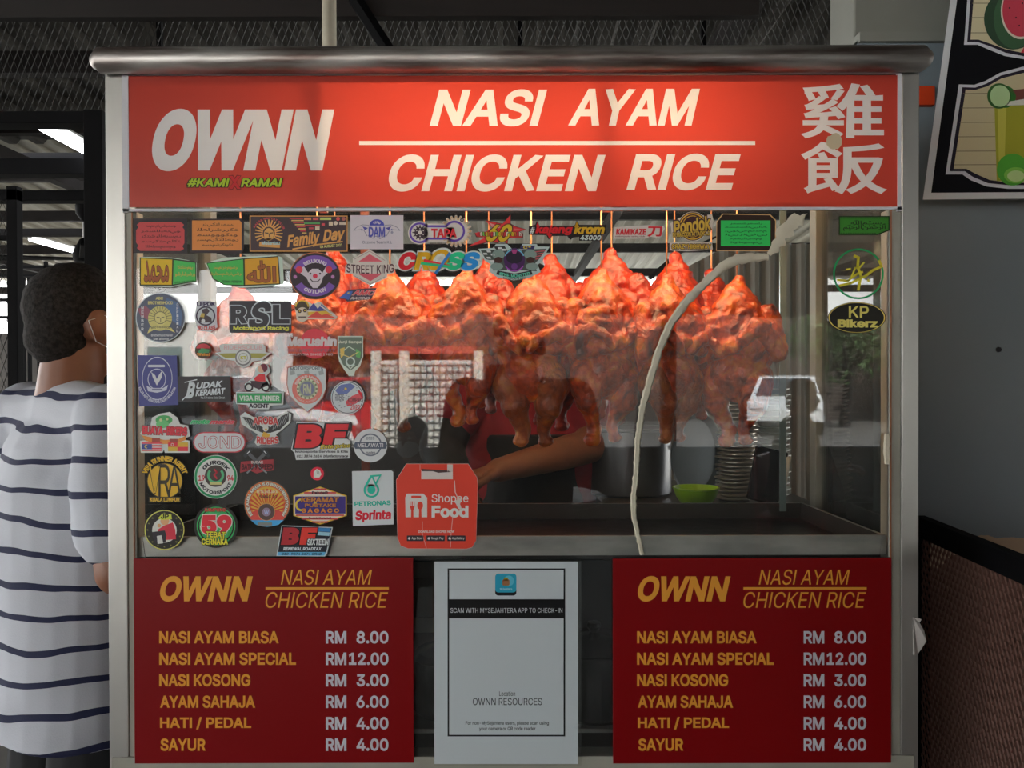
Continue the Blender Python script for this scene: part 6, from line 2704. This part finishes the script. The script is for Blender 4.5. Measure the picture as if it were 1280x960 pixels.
# JOND
a = Art()
a.rect(241.5, 540, 307, 565.8, 'a83840', 0, r=12.8)
a.rect(243, 541.4, 305.5, 564.4, 'c4c8ca', 1, r=11.4)
a.text('JOND', 249, 545.5, 301, 560, 'c4c8ca', 2, .0, out=('9a3440', .035))
st(a, 'pale rounded lozenge sticker with thin red outlined letters')
# Aroba riders eagle
a = Art()
a.poly([(300, 520), (306, 515), (320, 523), (333, 526), (347, 521), (358, 514), (364, 518), (363, 528), (352, 538), (345, 543), (350, 553), (338, 556), (332, 552), (322, 558), (318, 553), (322, 543),
        (311, 536), (302, 530)], 'c4cac8', 0)
a.poly([(303, 521), (312, 522), (328, 534), (333, 531), (338, 534), (352, 520), (361, 516), (361, 526), (350, 537), (338, 541), (328, 541), (314, 535)], '2c2c2e', 1)
for k in range(6):
    a.line([(304 + k * 3.4, 522 + k * 1.2), (309 + k * 3, 531 + k * 1.6)], .6, '8c9292', 2)
    a.line([(360 - k * 3.2, 518 + k * 1.8), (355 - k * 2.8, 530 + k * 1.4)], .6, '8c9292', 2)
a.circ(332, 535, 3.6, 'd8d8d0', 3, ry=4.5, n=14)
a.poly([(331, 536), (334, 536), (332.5, 540)], 'd8b040', 4)
a.text('AROBA', 316, 522, 348, 532, 'a83c3c', 3, .05, arch=1.5, out=('d0ccc8', .04))
a.text('RIDERS', 321, 545, 348, 554, 'b03c3c', 3, .05, arch=-1.5, out=('d0ccc8', .04))
a.rect(328, 541, 337, 547, 'c8a040', 3, rot=20)
st(a, 'spread winged eagle sticker with red arched lettering')
# BF enterprise
a = Art()
a.poly([(370, 527), (405, 528), (437, 527), (438, 538), (433, 548), (438, 551), (437, 573), (370, 575), (368, 566), (364, 562), (367, 548), (371, 534)], 'c0c4c4', 0)
a.text('B', 368, 530.5, 402, 560, 'c42c34', 2, .08, .12, out=('1c1c20', .05))
a.text('F', 403, 530, 436, 556, 'c42c34', 2, .08, .12, out=('1c1c20', .05))
a.text('Enterprise', 400, 555, 438, 561.5, 'c8b848', 4, .03, .3, rot=-3, out=('1c1c20', .06))
a.text('Motosports Services & Kits', 369, 563, 435, 566.5, '2c2e34', 2, .04)
a.text('011 3874 2614  bfunfactoryrace', 371, 568.5, 435, 572.5, '1c1e24', 2, .04, .2)
st(a, 'two large red letters sticker with black edge and small phone line')
# Melawati
a = Art()
a.circ(463, 557, 21, 'c8cccd', 0)
a.ring(463, 556, 12.4, 14.2, '5c6470', 1)
a.poly([(444, 552.5), (482, 552.5), (484, 557), (482, 561), (444, 561), (442, 557)], '4a5260', 2)
a.text('MELAWATI', 447, 554, 479, 559, 'd0d4d6', 3, .02)
a.text('2020', 458, 546, 468, 549.5, '5c6470', 3, .02)
a.text('founders', 457, 564, 469, 567, '4a5260', 3, .03)
st(a, 'round white sticker with slate ribbon across its middle')
# VRA
a = Art()
a.circ(206, 601, 22.5, '2a2416', 0)
a.arc('VISA RUNNER AGENT', 206, 600, 24, 8, -72, 72, 'd0a828', 1, .06, out=('2a2416', .08))
a.circ(206, 601, 21.4, 'cca42c', 1)
a.text('V', 186, 583, 201, 617, '2a2416', 3, .0)
a.text('R', 198, 580, 213, 621, '2a2416', 3, .0)
a.text('A', 210, 583, 226, 617, '2a2416', 3, .0)
a.text('V', 187, 583, 200, 616, 'd4ac30', 4, -.012)
a.rect(186, 621, 226, 628, '2a2416', 3)
a.text('KUALA LUMPUR', 187.5, 622, 224.5, 627, 'd4ac30', 4, .05)
st(a, 'yellow and black round sticker with three tall letters under an arch')
# Gurgek
a = Art()
a.circ(269.5, 596, 27.2, 'c8ccc8', 0)
a.ring(269.5, 596, 23.6, 26.4, '1c7c4c', 1)
a.arc('GURGEK', 269.5, 596, 16, 6, -58, 62, '20202a', 1, .05)
a.arc('MOTORSPORT', 269.5, 596, 16.4, 5.2, 112, 248, '20202a', 1, .05, low=True)
a.text('19', 248, 594, 256, 601, 'a8343c', 1, .04)
a.text('94', 284, 594, 292, 601, 'a8343c', 1, .04)
a.circ(269.5, 595, 13.6, '38302e', 2)
a.ring(269.5, 594, 7.5, 10.6, '4a9c6c', 3, a0=-40, a1=220)
a.line([(268, 587), (271, 590), (268, 594), (271, 598)], 2.2, 'b03440', 4)
a.rect(262, 602.5, 277, 606, 'a8a870', 4, r=1)
st(a, 'round white sticker with green ring and the year 1994')
# pistons
a = Art()
a.poly([(301, 577), (342, 574), (342, 588), (330, 589), (321, 592), (312, 588), (300, 591)], '8a2c34', 0)
for s in (-1, 1):
    a.line([(321 - s * 3, 580), (321 + s * 12, 565)], 4.4, '4a4c50', 1)
    a.line([(321 + s * 8, 562.5), (321 + s * 15, 570)], 4.6, '2c2e32', 2)
    a.line([(321 + s * 9, 564), (321 + s * 12, 567)], .9, 'b0b4b8', 3)
    a.line([(321 - s * 3, 583), (321 - s * 12, 591)], 2, '6a6c70', 1)
a.text('BUDAK', 314, 576, 329, 579.5, 'b0a4a4', 4, .04)
a.text('BATU 9 SPEED', 302, 580, 341, 587, '3c1a20', 4, .05)
st(a, 'dark red ribbon sticker with two crossed pistons')
# small red round
a = Art()
a.circ(396.5, 592, 8.4, 'b8243a', 0)
a.poly([(392, 590), (396, 586), (400, 588), (402, 593), (399, 597), (392, 597)], 'c4c4c0', 1)
a.line([(396, 588), (396.5, 592)], .7, '7a7a78', 2)
a.line([(398.5, 589), (399, 593)], .7, '7a7a78', 2)
st(a, 'tiny round red sticker with a pale shape above the hexagon sticker')
# sun rays
a = Art()
a.circ(334, 629.5, 29.3, '3c3c36', 0)
a.circ(334, 629.5, 28.2, 'bc6a40', 1)
a.circ(334, 629, 20.6, 'c8a040', 2)
for k in range(15):
    an = 180 + k * 12 + 3
    p1, p2 = R(an), R(an + 6)
    a.poly([(334, 640), (334 + 24 * math.cos(p1), 638 + 27 * math.sin(p1)), (334 + 24 * math.cos(p2), 638 + 27 * math.sin(p2))], 'b0482c', 3)
a.poly([(310, 643), (321, 637), (347, 637), (358, 643), (352, 652), (316, 652)], 'b8443c', 4)
a.poly([(313, 650), (355, 650), (348, 656), (334, 658.5), (320, 656)], '3c94c4', 5)
a.rect(322, 653, 340, 657, '6a6e6c', 6)
a.circ(333, 640, 10.8, '4c3c38', 6)
a.ring(333, 640, 10.2, 10.9, 'c88c60', 7)
a.circ(333, 640, 5.4, '7c6a80', 7)
a.text('W', 330, 638, 336, 643, '8c98b8', 8, .04)
a.arc('RIDE AMAL MEGA 5.0 BROTHEROTOMAN', 334, 629.5, 23, 4.6, -128, 128, 'd8d4c4', 4, .06, out=('3a2c28', .06))
a.text('PETALING JAYA', 321, 613, 347, 616.5, 'c8c4a8', 5, .03)
a.text('5 MAC 20', 324, 619, 346, 623, '4a3028', 5, .03)
st(a, 'round orange sun ray sticker with arched ride lettering, lower left')
# keramat hexagon
a = Art()
hx = [(400, 607.5), (434, 619), (434, 645), (400, 656.5), (366, 645), (366, 619)]
a.poly(hx, '2a2416', 0)
a.poly([(400 + (x - 400) * .98, 632 + (y - 632) * .97) for x, y in hx], 'c8a838', 1)
a.poly([(400 + (x - 400) * .93, 632 + (y - 632) * .9) for x, y in hx], 'c8c0b4', 2)
for (y, w) in ((611.5, 8), (616, 20), (648.5, 22), (652.5, 10), (644, 30)):
    a.rect(400 - w, y - 1, 400 + w, y + 1, 'a83c40', 3)
a.rect(369, 620.5, 432, 642, '34286c', 4)
a.ring(377, 631, 5.5, 8, 'd0b840', 5, a0=70, a1=290, n=16)
a.text('KERAMAT', 376, 621.5, 424, 628, '9c6434', 6, .06, .1, out=('1c1430', .04))
a.text('PUSTAKE', 381, 629.5, 420, 634, '9c6434', 6, .05, out=('1c1430', .04))
a.text('S A G A C O', 377, 635.5, 424, 641, 'b06c34', 6, .07, out=('1c1430', .04))
a.circ(394, 631, 3, 'd8c048', 5, n=12)
a.text('PakdeR', 390, 614, 410, 617.5, '2c2428', 4, .05)
a.text('Budak Keramat', 386, 646, 414, 649, '6a2c30', 4, .03)
st(a, 'hexagonal yellow edged sticker with purple band and crescent')
# JP boy
a = Art()
a.circ(205.5, 662.5, 25.2, '20201a', 0)
a.ring(205.5, 662.5, 23.8, 25, 'b0b058', 1)
a.circ(205.5, 662.5, 19, '1c1c1a', 1)
a.circ(205.5, 663, 15.4, 'b8bab4', 2)
for k in range(16):
    a.text('✶', *(lambda x, y: (x - 1.5, y - 1.5, x + 1.5, y + 1.5))(205.5 + 21 * math.cos(k * .393), 662.5 + 21 * math.sin(k * .393)), '6a6a40', 2)
a.poly([(205, 657), (216, 653), (219, 662), (220, 674), (207, 675), (206, 668), (198, 667), (197, 662)], 'b02c3c', 3)
a.circ(206, 651, 5.5, 'c0946c', 4, n=18)
a.poly([(197, 648), (203, 642), (214, 643), (215, 649), (203, 650)], 'a8b03c', 5)
a.text('JP', 201, 642.5, 211, 648.5, '2c3018', 6, .05)
a.circ(199, 657, 2.4, 'c0946c', 4, n=10)
a.poly([(190, 665), (206, 663), (208, 669), (207, 678), (194, 679), (191, 672)], '26222a', 4)
a.poly([(196, 670), (202, 669), (204, 679), (197, 680)], 'd0d0cc', 5)
st(a, 'round black sticker with olive capped figure in red jacket, bottom left corner')
# 59
a = Art()
a.circ(270, 657.5, 27.5, '1c1e1a', 0)
a.ring(270, 657.5, 22.6, 24.2, '2c9450', 1)
a.circ(270, 657, 21, '2c8c4c', 1)
a.poly([(251, 650), (262, 640), (289, 643), (284, 672), (258, 676)], '3c9c58', 2)
a.text('59', 251.5, 643.5, 289.5, 668, 'c02c38', 4, .08, out=('d8d4cc', .04))
a.text('KAMPUNG', 256, 635, 282, 639.5, 'b0483c', 3, .04, out=('1c1e1a', .05))
a.text('TEBAT', 257, 664.5, 282, 672, 'c8c83c', 7, .05, rot=2, out=('1c1e1a', .06))
a.text('CERNAKA', 252, 673, 285, 681, 'c8c83c', 7, .05, out=('1c1e1a', .06))
st(a, 'round black and green sticker with big red number 59')
# BF sixteen
a = Art()
a.poly([(352, 656.5), (416, 659), (409, 692), (406, 695.5), (345.5, 695)], 'b0bcc0', 0)
a.poly([(352.5, 657.5), (414.5, 660), (407.5, 691), (347, 693.5)], '1a1e28', 1)
a.poly([(398, 659.6), (413.5, 660.2), (412.6, 665), (398, 664)], '2c6ca0', 2)
a.poly([(398, 664.5), (412.5, 665.5), (411.5, 670), (397, 669)], '8cb8c8', 2)
a.text('B', 351, 659.5, 374, 681, '96242c', 3, .09, .12, out=('0c0c12', .04))
a.text('F', 374, 659.5, 397, 681, 'c8342c', 3, .09, .12, out=('0c0c12', .04))
a.text('SIXTEEN', 384, 673.5, 411, 681.5, 'b4bcbc', 5, .05, .15, out=('1a1e28', .06))
a.text('RENEWAL ROADTAX', 354, 684, 402, 688, 'b8c0c4', 3, .05, .2)
a.poly([(347.5, 690), (407, 690), (405.5, 694.5), (346.5, 694.3)], '58a8cc', 3)
a.text('010-9074 2174 GRAB', 352, 690.8, 402, 693.8, '10283c', 4, .04, .2)
st(a, 'slanted black, blue and red sticker touching the lower red board')
# petrol company sticker
a = Art()
a.poly([(440, 589), (489, 588), (491.5, 590), (492, 655.5), (441, 657.5)], 'ccd4d6', 0)
G = '1e9c88'
a.circ(464.3, 612.5, 9.8, G, 1)
a.poly([(456, 607), (463, 594), (477, 593), (470.5, 606), (471, 610), (458, 610)], G, 2)
a.circ(464.3, 612.5, 7.4, 'ccd4d6', 3)
a.poly([(458.5, 608), (465, 596.3), (467, 599.5), (470, 608)], 'ccd4d6', 3)
a.poly([(466.8, 596), (473.8, 595.4), (469.5, 602.5)], 'ccd4d6', 3)
a.line([(465.6, 596.5), (470.2, 606.5)], 1.8, G, 4)
a.circ(464.3, 612.3, 5, G, 4)
a.text('PETRONAS', 443, 626.2, 488.5, 632.2, G, 1, .045, rot=-2)
a.text('Sprinta', 444, 637.5, 489, 652.5, 'b41c30', 1, .05, .1, rot=-2)
st(a, 'white upright sticker with green teardrop logo and dark red word below')
# orange food sticker
a = Art()
OR = 'd2402f'
oc = [(508, 580), (585, 580), (596, 597), (597, 606), (595, 676), (590, 684), (583, 686), (510, 685.5), (501, 682), (497, 672), (495.5, 600)]
a.poly([(546 + (x - 546) * 1.008, 633 + (y - 633) * 1.008) for x, y in oc], 'b8a09c', 0)
a.poly(oc, OR, 1)
a.rect(526.5, 588, 566, 599, 'b4aca8', 2)
a.poly([(527, 586), (560, 588), (564, 590), (548, 591), (541, 589), (527, 589)], '3c2c2c', 3)
a.rect(559, 580.5, 566, 590, 'a8a09c', 3)
a.line([(525, 581), (525, 588)], .6, 'c89088', 2)
a.line([(568, 601), (569, 615), (572, 622)], 1.2, 'd8b8b0', 2)
a.line([(566, 645), (564, 665), (563, 684)], .9, 'd8a098', 2)
a.line([(528, 652), (528, 668), (533, 685)], .7, 'd8a098', 2)
Wt = 'd8d4d0'
a.poly([(508.5, 617), (529, 617), (534, 622), (534, 646.5), (507, 646.5), (506.5, 622)], Wt, 2)
a.rect(514, 619.8, 526.5, 622.5, OR, 3, r=1)
for k in range(3):
    a.line([(512.8 + k * 2.4, 627), (512.8 + k * 2.4, 633)], 1.1, OR, 3)
a.poly([(512, 632.5), (518.5, 632.5), (516.6, 638), (516.8, 646.5), (513.8, 646.5), (514, 638)], OR, 4)
a.circ(525.2, 632, 3.6, OR, 3, ry=5, n=20)
a.poly([(524, 635), (526.6, 635), (527, 646.5), (523.6, 646.5)], OR, 4)
a.text('Shopee', 539.5, 617.5, 585.5, 630.5, Wt, 2, .008)
a.text('Food', 539.5, 632, 585.5, 647, Wt, 2, .055)
a.poly([(567, 626), (577, 624), (575, 630), (578, 638), (573, 636), (570, 630)], 'b0a8a4', 4)
a.text('DOWNLOAD SHOPEE NOW', 523, 663, 568, 666, Wt, 2, .03)
for (x0, x1, s) in ((508.5, 529.5, 'App Store'), (533, 556, 'Google Play'), (559, 582, 'AppGallery')):
    a.rect(x0, 669.3, x1, 676.5, '26222a', 2, r=1)
    a.circ(x0 + 3, 673, 1.6, 'c8c4c8', 3, n=10)
    a.text(s, x0 + 6, 671.2, x1 - 1.5, 675, Wt, 3, .02)
st(a, 'large orange bag shaped food delivery sticker with cutlery icon, low centre left')
# specks of old glue on the glass
bpy.data.scenes.remove(WORK)
